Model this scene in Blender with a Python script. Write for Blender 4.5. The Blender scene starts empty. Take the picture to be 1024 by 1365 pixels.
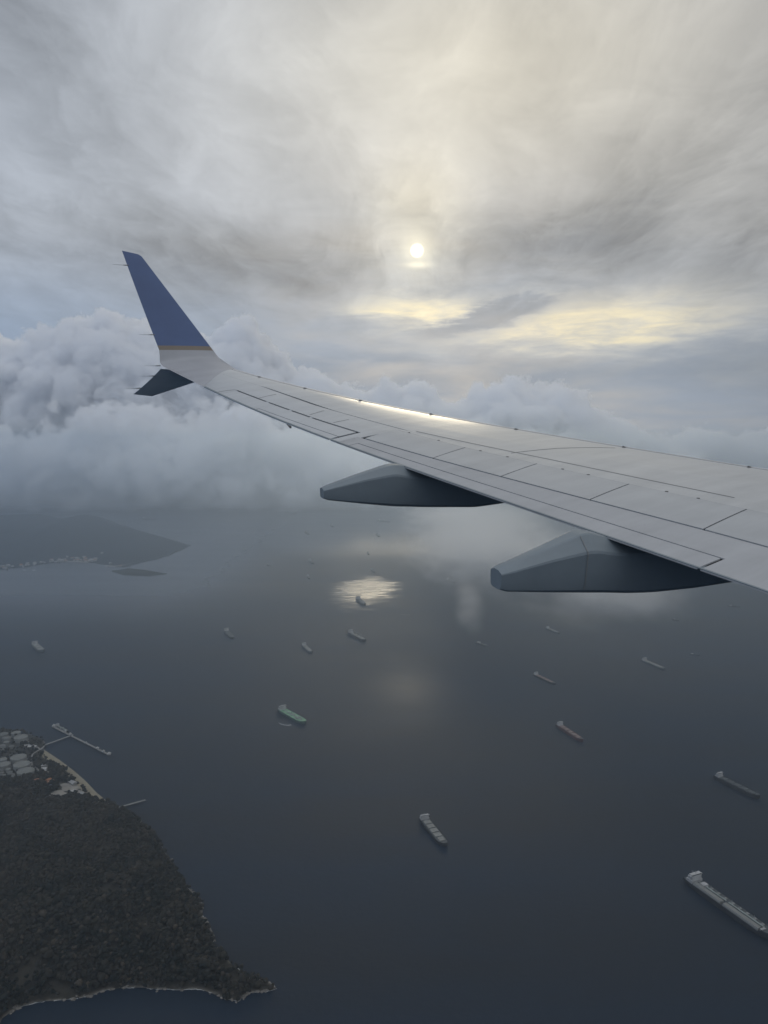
import bpy, math, random
import numpy as np
from mathutils import Vector, Matrix

# ---------------------------------------------------------------- camera
scene = bpy.context.scene
COL = scene.collection
H = 1000.0                                   # flight height above the sea, metres
PITCH = math.atan(92.5 / 982.57)             # the lens looks a little below the horizon
cam_data = bpy.data.cameras.new('camera')
cam_data.sensor_fit = 'VERTICAL'
cam_data.sensor_height = 36.0
cam_data.sensor_width = 27.0
cam_data.lens = 36.0 * 982.57 / 1365.0
cam_data.clip_start = 0.1
cam_data.clip_end = 200000.0
cam = bpy.data.objects.new('camera', cam_data)
COL.objects.link(cam)
cam.location = (0, 0, H)
cam.rotation_euler = (math.radians(90) - PITCH, 0, 0)
scene.camera = cam

# ---------------------------------------------------------------- render settings
scene.view_settings.view_transform = 'Standard'
scene.view_settings.look = 'None'
scene.view_settings.gamma = 1.0
scene.view_settings.exposure = 0.0
scene.render.engine = 'CYCLES'
cy = scene.cycles
cy.use_denoising = True
try:
    cy.denoiser = 'OPENIMAGEDENOISE'
    cy.denoising_input_passes = 'RGB_ALBEDO_NORMAL'
    cy.denoising_prefilter = 'ACCURATE'
except Exception:
    pass
cy.max_bounces = 28
cy.diffuse_bounces = 3
cy.glossy_bounces = 3
cy.transparent_max_bounces = 12
cy.volume_bounces = 24
cy.volume_step_rate = 2.0
cy.sample_clamp_indirect = 4.0
cy.caustics_reflective = False
cy.caustics_refractive = False

# ---------------------------------------------------------------- node helpers
class V:
    """A float socket with arithmetic that writes Math nodes."""
    def __init__(self, nt, s): self.nt, self.s = nt, s
    def _op(self, op, *args):
        n = self.nt.nodes.new('ShaderNodeMath'); n.operation = op
        for k, a in enumerate(args):
            if isinstance(a, V): self.nt.links.new(a.s, n.inputs[k])
            else: n.inputs[k].default_value = float(a)
        return V(self.nt, n.outputs[0])
    def __add__(self, o): return self._op('ADD', self, o)
    __radd__ = __add__
    def __mul__(self, o): return self._op('MULTIPLY', self, o)
    __rmul__ = __mul__
    def __sub__(self, o): return self._op('SUBTRACT', self, o)
    def __rsub__(self, o): return self._op('SUBTRACT', o, self)
    def __truediv__(self, o): return self._op('DIVIDE', self, o)
    def __rtruediv__(self, o): return self._op('DIVIDE', o, self)
    def __pow__(self, o): return self._op('POWER', self, o)
    def sqrt(self): return self._op('SQRT', self)
    def exp(self): return self._op('EXPONENT', self)
    def max(self, o): return self._op('MAXIMUM', self, o)
    def min(self, o): return self._op('MINIMUM', self, o)
    def abs(self): return self._op('ABSOLUTE', self)
    def clamp(self, lo=0.0, hi=1.0): return self.max(lo).min(hi)
    def smooth(self, lo, hi):
        n = self.nt.nodes.new('ShaderNodeMapRange'); n.interpolation_type = 'SMOOTHSTEP'
        self.nt.links.new(self.s, n.inputs[0])
        n.inputs[1].default_value = lo; n.inputs[2].default_value = hi
        return V(self.nt, n.outputs[0])
    def lin(self, lo, hi, a=0.0, b=1.0):
        n = self.nt.nodes.new('ShaderNodeMapRange')
        self.nt.links.new(self.s, n.inputs[0])
        for k, v in enumerate((lo, hi, a, b)): n.inputs[k + 1].default_value = v
        return V(self.nt, n.outputs[0])

def vec(nt, x, y, z):
    n = nt.nodes.new('ShaderNodeCombineXYZ')
    for k, a in enumerate((x, y, z)):
        if isinstance(a, V): nt.links.new(a.s, n.inputs[k])
        else: n.inputs[k].default_value = a
    return n.outputs[0]

def split(nt, s):
    n = nt.nodes.new('ShaderNodeSeparateXYZ'); nt.links.new(s, n.inputs[0])
    return [V(nt, o) for o in n.outputs]

def noise(nt, v, scale, detail=4.0, rough=0.5, dist=0.0):
    n = nt.nodes.new('ShaderNodeTexNoise')
    if v is not None: nt.links.new(v, n.inputs['Vector'])
    n.inputs['Scale'].default_value = scale; n.inputs['Detail'].default_value = detail
    n.inputs['Roughness'].default_value = rough; n.inputs['Distortion'].default_value = dist
    return V(nt, n.outputs[0])

def voronoi(nt, v, scale, detail=0.0, feature='F1'):
    n = nt.nodes.new('ShaderNodeTexVoronoi'); n.feature = feature
    if v is not None: nt.links.new(v, n.inputs['Vector'])
    n.inputs['Scale'].default_value = scale
    return V(nt, n.outputs['Distance'])

def gauss(x, y, x0, y0, sx, sy):
    a = (x - x0) * (1.0 / sx); b = (y - y0) * (1.0 / sy)
    return (0.0 - (a * a + b * b)).exp()

def rgb_of(nt, r, g, b):
    n = nt.nodes.new('ShaderNodeCombineColor')
    for k, a in enumerate((r, g, b)):
        if isinstance(a, V): nt.links.new(a.s, n.inputs[k])
        else: n.inputs[k].default_value = a
    return n.outputs[0]

def srgb(r, g, b):
    f = lambda c: ((c / 255 + 0.055) / 1.055) ** 2.4 if c > 10 else c / 255 / 12.92
    return (f(r), f(g), f(b))

# ---------------------------------------------------------------- sun and sky
SUN_AZ, SUN_EL = math.radians(2.49), math.radians(14.14)
world = bpy.data.worlds.new('World'); scene.world = world; world.use_nodes = True
def build_sky():
    nt = world.node_tree; nt.nodes.clear()
    out = nt.nodes.new('ShaderNodeOutputWorld'); bg = nt.nodes.new('ShaderNodeBackground')
    sky = nt.nodes.new('ShaderNodeTexSky'); sky.sky_type = 'NISHITA'; sky.sun_disc = False
    sky.sun_elevation = SUN_EL; sky.sun_rotation = SUN_AZ
    sky.altitude = 1000.0; sky.air_density = 1.2; sky.dust_density = 2.0
    tc = nt.nodes.new('ShaderNodeTexCoord')
    dx, dy, dz = split(nt, tc.outputs['Generated'])
    az = dx._op('ARCTAN2', dx, dy) * 57.2958
    el = dz._op('ARCSINE', dz.clamp(-1, 1)) * 57.2958
    # the cloud sheet lies flat overhead: its texture runs out in perspective towards the horizon
    zz = dz.max(0.0) + 0.12
    P = vec(nt, dx / zz, dy / zz, 0.0)
    Ps = vec(nt, dx / zz * 1.5, dy / zz * 0.55, 3.1)
    n_big = noise(nt, P, 0.9, 5, 0.55, 0.4) - 0.5
    n_str = noise(nt, Ps, 1.6, 8, 0.60, 0.9) - 0.5
    Pw = vec(nt, (dx / zz) * 1.0 + n_str * 0.35, (dy / zz) * 0.6 + n_big * 0.3, 9.7)
    n_fine = noise(nt, Pw, 5.0, 8, 0.62, 0.5) - 0.5
    Pb = vec(nt, az * 0.10, el * 0.42, 1.7)
    n_band = noise(nt, Pb, 1.0, 7, 0.58, 0.6) - 0.5
    Pf = vec(nt, az * 0.25, el * 1.3, 5.2)
    n_flake = noise(nt, Pf, 1.0, 7, 0.62, 0.3) - 0.5
    a = az + n_band * 7.0 + n_str * 3.0
    e = el + n_band * 3.2 + n_flake * 1.6
    # brightness of the sheet
    lum = el.smooth(2, 26) * 0.14 + 0.36
    lum = lum + gauss(a, e, 4, 25, 14, 9) * 0.10          # pale veil above the sun
    lum = lum + gauss(az, e, 2.5, 18.5, 7, 6.0) * 0.13
    lum = lum - gauss(a, e, 12, 14.2, 10, 2.8) * 0.165    # dark sheet to the right of the sun
    lum = lum - gauss(a, e, -9, 13.0, 9, 3.0) * 0.10    # grey sheet to the left
    lum = lum - gauss(a, e, -27, 27, 8, 7) * 0.14
    lum = lum - gauss(a, e, -22, 17, 8, 5) * 0.05
    lum = lum + gauss(a, el, 26, 21, 9, 2) * 0.03
    lum = lum - gauss(a, e, 26, 9, 6, 6) * 0.05
    texture = n_big * 0.30 + n_str * 0.40 + n_fine * 0.32
    lum = lum + texture * (el.smooth(4, 16) * 0.85 + 0.15)
    # the bright slot under the dark sheet
    slot = gauss(az, e, 15, 8.8, 11, 1.9) + gauss(a, e, 2.0, 10.2, 4.5, 0.95) * 0.9
    slot = slot * (n_flake * 2.0 + 1.0).clamp(0.25, 1.3)
    bar = gauss(az, el - (az - 8.5) * 0.21 + n_flake * 2.5 + n_fine * 1.4, 8.2, 9.35, 5.2, 0.95).smooth(0.05, 0.95)  # dark scud lying across it
    slot = (slot - bar * 0.85).max(0.0)
    lum = lum + slot * 0.37
    lum = lum - bar * 0.05
    lum = lum - gauss(az, e, 5, 5.2, 26, 1.7) * 0.05      # grey foot of the sheet
    # the sun shows through the veil
    sx, sy = (az - 2.49) * 0.97, el - 14.14
    r2 = sx * sx + sy * sy
    disc = 1.0 - r2.sqrt().smooth(0.05, 0.56)
    halo = (r2 * -0.9).exp() * 0.40 + (r2 * -0.06).exp() * 0.15 * (n_fine * 2.0 + 1.0)
    streak = gauss(sx, sy, 0.1, -1.0, 0.9, 0.22) * 0.35
    glow = halo + streak
    # colour: bluish to the left and low, cream about the sun and in the slot
    cool = ((0.0 - az).smooth(-10, 30) * 0.45 + (1.0 - el.smooth(4, 15)) * 0.75 + 0.02).clamp(0, 1)
    cool = (cool + gauss(a, e, 11, 13.6, 11, 3.2) * 0.35).clamp() * (1.0 - slot.clamp())
    cream = (slot * 0.9 + gauss(az, el, 7, 26, 20, 9) * 0.50 + gauss(az, el, 2.5, 17, 3.5, 3.5) * 0.35).clamp()
    # out-of-view sky: fill light added behind and overhead, dimmed high ahead and right
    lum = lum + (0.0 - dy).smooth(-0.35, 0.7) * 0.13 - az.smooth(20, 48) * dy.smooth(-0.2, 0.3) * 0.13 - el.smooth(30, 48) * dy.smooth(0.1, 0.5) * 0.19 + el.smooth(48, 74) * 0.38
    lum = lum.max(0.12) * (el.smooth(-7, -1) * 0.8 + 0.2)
    r = lum * (1.0 - cool * 0.245 + cream * 0.13) + disc * 5.0 + glow * 1.0
    g = lum * (0.995 - cool * 0.06 + cream * 0.015) + disc * 4.7 + glow * 0.91
    b = lum * (0.985 + cool * 0.245 - cream * 0.26) + disc * 3.2 + glow * 0.62
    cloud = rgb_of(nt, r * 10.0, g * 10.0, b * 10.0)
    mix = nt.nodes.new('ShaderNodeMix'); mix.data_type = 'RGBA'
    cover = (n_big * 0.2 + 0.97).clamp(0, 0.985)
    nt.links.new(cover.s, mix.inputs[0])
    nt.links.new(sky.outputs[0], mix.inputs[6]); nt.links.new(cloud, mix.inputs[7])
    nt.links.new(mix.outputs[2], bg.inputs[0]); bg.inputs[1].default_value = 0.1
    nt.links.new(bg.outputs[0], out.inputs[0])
    world.cycles.sampling_method = 'MANUAL'; world.cycles.sample_map_resolution = 1024
build_sky()

sun_data = bpy.data.lights.new('sun', 'SUN')
sun_data.energy = 0.36; sun_data.angle = math.radians(11.0); sun_data.color = (1.0, 0.84, 0.58)
sun = bpy.data.objects.new('sun', sun_data); COL.objects.link(sun)
sdir = Vector((math.sin(SUN_AZ) * math.cos(SUN_EL), math.cos(SUN_AZ) * math.cos(SUN_EL), math.sin(SUN_EL)))
sun.rotation_euler = (-sdir).to_track_quat('-Z', 'Y').to_euler()
sun.location = (0, 0, 1500)

# ---------------------------------------------------------------- object helpers
def tag(o, label=None, cat=None, group=None, kind=None):
    if label: o['label'] = label
    if cat: o['category'] = cat
    if group: o['group'] = group
    if kind: o['kind'] = kind
    return o

class MB:
    """Collects vertices and faces and links them as ONE mesh object."""
    def __init__(self): self.v, self.f = [], []
    def add(self, vs, fs):
        n = len(self.v); self.v += [tuple(x) for x in vs]; self.f += [tuple(i + n for i in q) for q in fs]; return self
    def box(self, x0, x1, y0, y1, z0, z1):
        return self.add([(x0, y0, z0), (x1, y0, z0), (x1, y1, z0), (x0, y1, z0), (x0, y0, z1), (x1, y0, z1), (x1, y1, z1), (x0, y1, z1)],
                        [(0, 3, 2, 1), (4, 5, 6, 7), (0, 1, 5, 4), (1, 2, 6, 5), (2, 3, 7, 6), (3, 0, 4, 7)])
    def loft(self, rings, close=True, caps=True):
        m = len(rings[0]); vs = [p for r in rings for p in r]; fs = []
        for i in range(len(rings) - 1):
            for j in range(m if close else m - 1):
                k = (j + 1) % m
                fs.append((i * m + j, i * m + k, (i + 1) * m + k, (i + 1) * m + j))
        if caps and close:
            fs.append(tuple(range(m))[::-1]); fs.append(tuple((len(rings) - 1) * m + j for j in range(m)))
        return self.add(vs, fs)
    def tube(self, p, q, r0, r1=None, n=8):
        p, q = Vector(p), Vector(q); r1 = r0 if r1 is None else r1
        d = (q - p).normalized(); u = d.orthogonal().normalized(); w = d.cross(u)
        ring = lambda c, r: [c + (u * math.cos(2 * math.pi * k / n) + w * math.sin(2 * math.pi * k / n)) * r for k in range(n)]
        return self.loft([ring(p, r0), ring(q, r1)])
    def build(self, name, m=None, parent=None, smooth=False, loc=None):
        me = bpy.data.meshes.new(name); me.from_pydata(self.v, [], self.f); me.update()
        if m: me.materials.append(m)
        if smooth: me.polygons.foreach_set('use_smooth', [True] * len(me.polygons))
        o = bpy.data.objects.new(name, me); COL.objects.link(o)
        if parent: o.parent = parent
        if loc: o.location = loc
        return o

def empty(name, loc=(0, 0, 0), rz=0.0):
    o = bpy.data.objects.new(name, None); COL.objects.link(o)
    o.location = loc; o.rotation_euler = (0, 0, rz); o.empty_display_size = 1.0
    return o

def new_mat(name):
    m = bpy.data.materials.new(name); m.use_nodes = True
    nt = m.node_tree; b = nt.nodes['Principled BSDF']
    return m, nt, b

def paint(name, rgb, rough=0.6, var=0.15, scale=0.2, metal=0.0, spec=0.4):
    """A weathered painted surface: the colour wanders a little with an object-space noise."""
    m, nt, b = new_mat(name)
    tc = nt.nodes.new('ShaderNodeTexCoord')
    n = noise(nt, tc.outputs['Object'], scale, 5, 0.6)
    k = n.lin(0.3, 0.7, 1.0 - var, 1.0 + var)
    nt.links.new(rgb_of(nt, k * rgb[0], k * rgb[1], k * rgb[2]), b.inputs['Base Color'])
    nt.links.new(n.lin(0.3, 0.7, rough - 0.06, rough + 0.06).s, b.inputs['Roughness'])
    b.inputs['Metallic'].default_value = metal
    b.inputs['Specular IOR Level'].default_value = spec
    return m

# ---------------------------------------------------------------- sea
def sea_material():
    m, nt, b = new_mat('sea_water')
    g = nt.nodes.new('ShaderNodeNewGeometry')
    px, py, pz = split(nt, g.outputs['Position'])
    P = vec(nt, px * 0.001, py * 0.001, 0.0)
    big = noise(nt, P, 0.9, 6, 0.55, 0.3)
    Pl = vec(nt, px * 0.0008, py * 0.004, 4.0)
    lanes = noise(nt, Pl, 1.0, 7, 0.6)
    fine = noise(nt, P, 60.0, 6, 0.65)
    k = big.lin(0.3, 0.7, 0.75, 1.3)
    k = k * lanes.lin(0.3, 0.7, 0.65, 1.35)
    nt.links.new(rgb_of(nt, k * 0.003, k * 0.012, k * 0.026), b.inputs['Base Color'])
    # wind roughens most of the water; two lulls are left smooth enough to mirror the low sun
    w1 = (lanes - 0.5) * 1.1
    lull = gauss(px + w1 * 160, py + w1 * 700, -130, 4980, 250, 560)
    lull2 = gauss(px, py + w1 * 500, 120, 2930, 170, 320) * 0.36
    cat = noise(nt, vec(nt, px * 0.007, py * 0.028, 2.0), 1.0, 6, 0.62)     # cat's paws, long across the wind
    cats = cat.lin(0.34, 0.60, 0.78, 1.05)
    calm = (((lull + (cat - 0.5) * 1.1 * lull.smooth(0.0, 0.35) + (big - 0.5) * 0.5).smooth(0.28, 0.80) * cats) + lull2 * cats).clamp()
    rough = (big.lin(0.3, 0.7, 0.60, 0.70) + (lanes - 0.5) * 0.14) * (1.0 - calm) + calm * 0.245
    # sheltered water towards the far island and the far side of the strait
    lee = ((0.0 - px).smooth(500, 1500) * py.smooth(3300, 5200)).max(py.smooth(5900, 7200) * 0.8)
    rough = rough * (1.0 - lee) + lee * ((lanes - 0.5) * 0.2 + 0.22)
    nt.links.new(rough.s, b.inputs['Roughness'])
    b.inputs['IOR'].default_value = 1.333
    bump = nt.nodes.new('ShaderNodeBump'); bump.inputs['Strength'].default_value = 0.25; bump.inputs['Distance'].default_value = 3.0
    nt.links.new((fine + lanes * 0.5).s, bump.inputs['Height'])
    nt.links.new(bump.outputs[0], b.inputs['Normal'])
    return m
SEA = sea_material()
def sheet(name, x0, x1, y0, y1, z, m):
    return MB().add([(x0, y0, z), (x1, y0, z), (x1, y1, z), (x0, y1, z)], [(0, 1, 2, 3)]).build(name, m)
tag(sheet('sea', -30000, 30000, -8000, 10014.6, 0, SEA), 'dark grey strait with ships at anchor below the wing', 'sea', kind='structure')
tag(sheet('open_sea', -90000, 90000, 10015.4, 95000, 0, SEA), 'far open water beyond the cloud bank', 'sea', kind='structure')

# ---------------------------------------------------------------- haze
def volume_mat(name, color, density, aniso):
    m = bpy.data.materials.new(name); m.use_nodes = True; nt = m.node_tree; nt.nodes.clear()
    out = nt.nodes.new('ShaderNodeOutputMaterial'); v = nt.nodes.new('ShaderNodeVolumePrincipled')
    v.inputs['Color'].default_value = (*color, 1); v.inputs['Density'].default_value = density
    v.inputs['Anisotropy'].default_value = aniso
    nt.links.new(v.outputs[0], out.inputs['Volume'])
    return m
HAZE_D = 0.98e-4
hz = MB().box(-30100, 30100, -8100, 10015, -1, 1110).build('haze', volume_mat('haze_air', (0.73, 0.86, 1.0), HAZE_D, 0.74))
tag(hz, 'pale sea haze that fades the far ships and coast', 'haze', kind='stuff')

# ---------------------------------------------------------------- cumulus clouds (density grids)
def cloud(name, label, lo, hi, res, outline, base, yc, hw, seed, dens, cell=1.0, rag=1.0, sharp=3.5, color=(0.978, 0.986, 1.0), aniso=0.2):
    """One heap of cloud: its crest follows outline [(x, crest height), ...] and breaks up into billows."""
    ng = bpy.data.node_groups.new(name, 'GeometryNodeTree')
    ng.interface.new_socket('Geometry', in_out='INPUT', socket_type='NodeSocketGeometry')
    ng.interface.new_socket('Geometry', in_out='OUTPUT', socket_type='NodeSocketGeometry')
    out = ng.nodes.new('NodeGroupOutput')
    pos = ng.nodes.new('GeometryNodeInputPosition').outputs[0]
    x, y, z = split(ng, pos)
    k = 0.001 / cell
    P = vec(ng, x * k + seed, y * k, z * k)
    w = noise(ng, P, 0.6, 2, 0.5) - 0.5
    w2 = noise(ng, P, 2.1, 3, 0.55) - 0.5
    w3 = noise(ng, vec(ng, x * k + seed, y * k + 31.0, z * k), 2.1, 3, 0.55) - 0.5
    P2 = vec(ng, x * k + seed + w2 * 0.35, y * k + w3 * 0.35, z * k + w2 * 0.2 - w3 * 0.2)
    fc = ng.nodes.new('ShaderNodeFloatCurve')
    pts = fc.mapping.curves[0].points
    L = [((px - lo[0]) / (hi[0] - lo[0]), ph / 5000.0) for px, ph in outline]
    while len(pts) < len(L): pts.new(0.5, 0.5)
    for p_, q_ in zip(sorted(pts, key=lambda p_: p_.location[0]), L): p_.location = q_
    fc.mapping.update()
    xn = (x + w * 350.0 - lo[0]) * (1.0 / (hi[0] - lo[0]))
    ng.links.new(xn.s, fc.inputs['Value'])
    crest = V(ng, fc.outputs[0]) * 5000.0
    yy = (y - yc) * (1.0 / hw)
    prof = (1.0 - yy * yy).max(0.0) ** 0.3
    top = (crest - base) * prof + base
    ends = xn.smooth(0.0, 0.06) * (1.0 - xn.smooth(0.94, 1.0))
    b1 = 0.42 - voronoi(ng, P2, 1.3)
    b2 = 0.42 - voronoi(ng, P2, 3.1)
    b3 = 0.42 - voronoi(ng, P2, 7.3)
    b4 = 0.42 - voronoi(ng, P2, 16.0)
    d = ((top - z) * 0.001).min((1.0 - yy.abs()) * (hw * 0.0009) - 0.12) + (b1 * 0.75 + b2 * 0.42 + b3 * 0.26 + b4 * 0.13 + w * 0.9 + w2 * 0.25) * rag - 0.10
    foot = (z - base + w2 * 400.0).smooth(-150.0, 420.0)
    side = (1.0 - yy.abs()).smooth(0.0, 0.05)
    den = (d * sharp * 4.0).clamp(0.0, 1.0) * foot * side * ends
    vc = ng.nodes.new('GeometryNodeVolumeCube')
    ng.links.new(den.s, vc.inputs['Density'])
    vc.inputs['Min'].default_value = lo; vc.inputs['Max'].default_value = hi
    for n_, r_ in zip(('Resolution X', 'Resolution Y', 'Resolution Z'), res): vc.inputs[n_].default_value = r_
    sm = ng.nodes.new('GeometryNodeSetMaterial')
    sm.inputs['Material'].default_value = volume_mat(name, color, dens, aniso)
    ng.links.new(vc.outputs[0], sm.inputs[0]); ng.links.new(sm.outputs[0], out.inputs[0])
    o = MB().box(lo[0], hi[0], lo[1], hi[1], lo[2], hi[2]).build(name, None)
    md = o.modifiers.new('density', 'NODES'); md.node_group = ng
    tag(o, label, 'cloud', kind='stuff')
    return o
cloud('towering_cloud', 'tall pale cumulus rising behind the winglet', (-10500, 13300, 0), (600, 17500, 4400), (420, 120, 160),
      [(-10500, 2800), (-8080, 3150), (-7000, 3400), (-5900, 3750), (-4900, 3500), (-3700, 3250), (-3000, 3650), (-2500, 3350), (-2050, 2750), (-1100, 2350), (600, 1200)],
      200, 15400, 2000, 3.3, 0.012, rag=0.72)
cloud('low_cloud_bank', 'low grey cumulus bank over the hilly island', (-8500, 10100, 20), (1800, 13000, 2200), (600, 130, 120),
      [(-8500, 1300), (-5800, 1250), (-4300, 1700), (-3200, 1500), (-2200, 1650), (-1300, 1350), (0, 900), (1800, 500)],
      90, 11550, 1400, 8.1, 0.012, cell=0.7, rag=0.9)
cloud('distant_cloud', 'heaped grey cumulus behind the middle of the wing', (-1600, 13600, 0), (6600, 17000, 3000), (360, 110, 130),
      [(-1600, 2200), (-500, 2250), (150, 2450), (900, 2350), (1400, 1850), (2000, 2250), (2950, 2350), (3850, 2200), (4500, 1800), (5100, 1450), (6600, 700)],
      200, 15300, 1700, 5.7, 0.012, cell=0.8, rag=0.8)
cloud('horizon_cloud', 'faint cumulus low on the horizon behind the wing root', (5200, 17000, 0), (13000, 20000, 2200), (240, 90, 60),
      [(5200, 700), (6600, 1150), (7800, 1450), (9000, 1250), (9800, 1500), (13000, 1300)], 200, 18500, 1500, 1.9, 0.006, rag=0.7)

def mist():
    """thin low stratus drifting over the strait below the wing"""
    lo, hi = (50, 2500, 230), (1900, 7800, 500)
    ng = bpy.data.node_groups.new('thin_mist', 'GeometryNodeTree')
    ng.interface.new_socket('Geometry', in_out='INPUT', socket_type='NodeSocketGeometry')
    ng.interface.new_socket('Geometry', in_out='OUTPUT', socket_type='NodeSocketGeometry')
    out = ng.nodes.new('NodeGroupOutput')
    x, y, z = split(ng, ng.nodes.new('GeometryNodeInputPosition').outputs[0])
    P = vec(ng, x * 0.0022, y * 0.0015, z * 0.004)
    n1 = noise(ng, P, 1.0, 8, 0.62, 0.5) - 0.5; n2 = noise(ng, P, 4.0, 6, 0.65) - 0.5
    xw, yw = x + n1 * 300.0, y + n1 * 500.0
    c = (gauss(xw, yw, 640, 4700, 400, 1000) + gauss(xw, yw, 1000, 3250, 260, 300) * 0.8 + gauss(xw, yw, 345, 2900, 45, 160) * 0.55 + gauss(xw, yw, 800, 6400, 420, 900) * 0.9 + gauss(xw, yw, 1300, 3900, 350, 400) * 0.5).min(1.2)
    lay = 1.0 - ((z - 360.0) * (1.0 / 120.0)).abs().smooth(0.3, 1.0)
    den = ((c + n1 * 2.6 + n2 * 1.8 - 0.10) * 1.0).clamp(0, 1) * lay * c.smooth(0.04, 0.3)
    vc = ng.nodes.new('GeometryNodeVolumeCube'); ng.links.new(den.s, vc.inputs['Density'])
    vc.inputs['Min'].default_value = lo; vc.inputs['Max'].default_value = hi
    for n_, r_ in zip(('Resolution X', 'Resolution Y', 'Resolution Z'), (140, 240, 18)): vc.inputs[n_].default_value = r_
    sm = ng.nodes.new('GeometryNodeSetMaterial'); sm.inputs['Material'].default_value = volume_mat('thin_mist', (0.99, 0.995, 1.0), 0.0042, 0.5)
    ng.links.new(vc.outputs[0], sm.inputs[0]); ng.links.new(sm.outputs[0], out.inputs[0])
    o = MB().box(lo[0], hi[0], lo[1], hi[1], lo[2], hi[2]).build('thin_mist', None)
    o.modifiers.new('density', 'NODES').node_group = ng
    tag(o, 'thin pale mist drifting over the ships beneath the wing', 'mist', kind='stuff')
mist()

# ---------------------------------------------------------------- the aeroplane's wing
# wing frame: F forward, L outboard, U up, metres, origin at the wing root on the aeroplane's axis
WING_M = Matrix(((0.901838, -0.432074, -0.000153, 12.230122), (0.425273, 0.887706, -0.176410, 4.410117), (0.076358, 0.159028, 0.984317, 998.014045), (0, 0, 0, 1)))
wing = empty('aircraft_wing'); wing.matrix_world = WING_M
tag(wing, 'long grey swept aeroplane wing with a blue upturned winglet', 'aircraft wing')
TAN_LE = math.tan(math.radians(28.9857))
def xle(y): return TAN_LE * y
def xte(y): return 10.3028 + (y - 16.9) * 0.2483
def zw(y): return 0.1047 * y - 0.0037 * y * y + 0.057 * y ** 4 / 5000
def yt(c): return 0.5 * (0.2969 * math.sqrt(c) - 0.126 * c - 0.3516 * c ** 2 + 0.2843 * c ** 3 - 0.1036 * c ** 4)
def surf(y, c, s=1, off=0.0):
    c = max(c, 0.0); ch = xte(y) - xle(y)
    th = np.interp(y, [0, 6, 17.5], [.13, .105, .09])
    u = yt(c) / .10 * th * (1.05 if s > 0 else -.95) + .048 * c * (1 - c)
    return (-(xle(y) + c * ch), y, zw(y) + u * ch + off)

def wing_paint(name, rgb, rough, metal=0.0, streak=0.05, coat=0.0):
    m, nt, b = new_mat(name)
    tc = nt.nodes.new('ShaderNodeTexCoord')
    ox, oy, oz = split(nt, tc.outputs['Object'])
    P = vec(nt, ox * 2.2 + oy * 0.95, oy * 0.12, oz)
    n = noise(nt, P, 1.3, 6, 0.6)
    grime = noise(nt, vec(nt, ox * 0.6, oy * 3.0, oz), 1.4, 6, 0.65)
    k = n.lin(0.25, 0.75, 1 - streak, 1 + streak) * grime.lin(0.3, 0.75, 1.05, 0.88)
    nt.links.new(rgb_of(nt, k * rgb[0], k * rgb[1], k * rgb[2]), b.inputs['Base Color'])
    nt.links.new((n.lin(0.25, 0.75, rough - 0.04, rough + 0.05) + grime.lin(0.3, 0.8, -0.02, 0.06)).s, b.inputs['Roughness'])
    b.inputs['Metallic'].default_value = metal
    b.inputs['Coat Weight'].default_value = coat; b.inputs['Coat Roughness'].default_value = 0.32
    bump = nt.nodes.new('ShaderNodeBump'); bump.inputs['Strength'].default_value = 0.35; bump.inputs['Distance'].default_value = 0.03
    low = noise(nt, vec(nt, ox * 1.2 + oy * 0.52, oy * 0.07, oz), 1.5, 3, 0.5)
    nt.links.new(low.s, bump.inputs['Height']); nt.links.new(bump.outputs[0], b.inputs['Normal'])
    return m
M_SKIN = wing_paint('wing_grey_gloss', (0.60, 0.625, 0.65), 0.33, metal=0.55, coat=0.2)
M_PANEL = wing_paint('panel_grey', (0.49, 0.515, 0.54), 0.34, metal=0.3, coat=0.5)
M_FLAP = wing_paint('flap_grey', (0.44, 0.45, 0.465), 0.42)
M_SLAT = wing_paint('bare_slat_metal', (0.62, 0.63, 0.64), 0.55, metal=0.2)
M_SLAT.node_tree.nodes['Principled BSDF'].inputs['Specular IOR Level'].default_value = 0.12
M_GAP = paint('gap_dark', (0.20, 0.202, 0.205), 0.7)
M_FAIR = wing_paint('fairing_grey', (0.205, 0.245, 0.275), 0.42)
M_WHITE = wing_paint('winglet_grey_white', (0.42, 0.43, 0.46), 0.40)
M_BLUE = wing_paint('winglet_blue', (0.082, 0.135, 0.285), 0.42, coat=0.2)
M_GOLD = wing_paint('winglet_gold', (0.25, 0.21, 0.17), 0.42)
M_NAVY = wing_paint('winglet_underside', (0.68, 0.75, 0.80), 0.45)

def lerp_tab(tab):
    ys_, cs_ = zip(*tab)
    return lambda y: float(np.interp(y, ys_, cs_))
LINE_A = lerp_tab([(2, .57), (6.5, .588), (8, .608), (10, .616), (11.2, .634), (13.1, .602), (14.8, .50), (16.2, .50)])
LINE_B = lerp_tab([(2, .62), (6.5, .645), (8, .658), (10, .673), (11.2, .657)])
LINE_C = lerp_tab([(2, .82), (6.5, .828), (8, .842), (10, .864), (11.3, .874)])
LINE_D = lerp_tab([(2, .93), (6, .932), (8, .935), (11.1, .940)])
LINE_H = lerp_tab([(11.2, .826), (12.4, .824), (14.6, .80)])
LINE_T = lerp_tab([(11.4, .939), (12.4, .945), (13.5, .957)])
SLAT_C = lambda y: 0.15

def tip_y(c): return 16.2 - 1.0 * max(c, 0.0) ** 1.6

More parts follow.
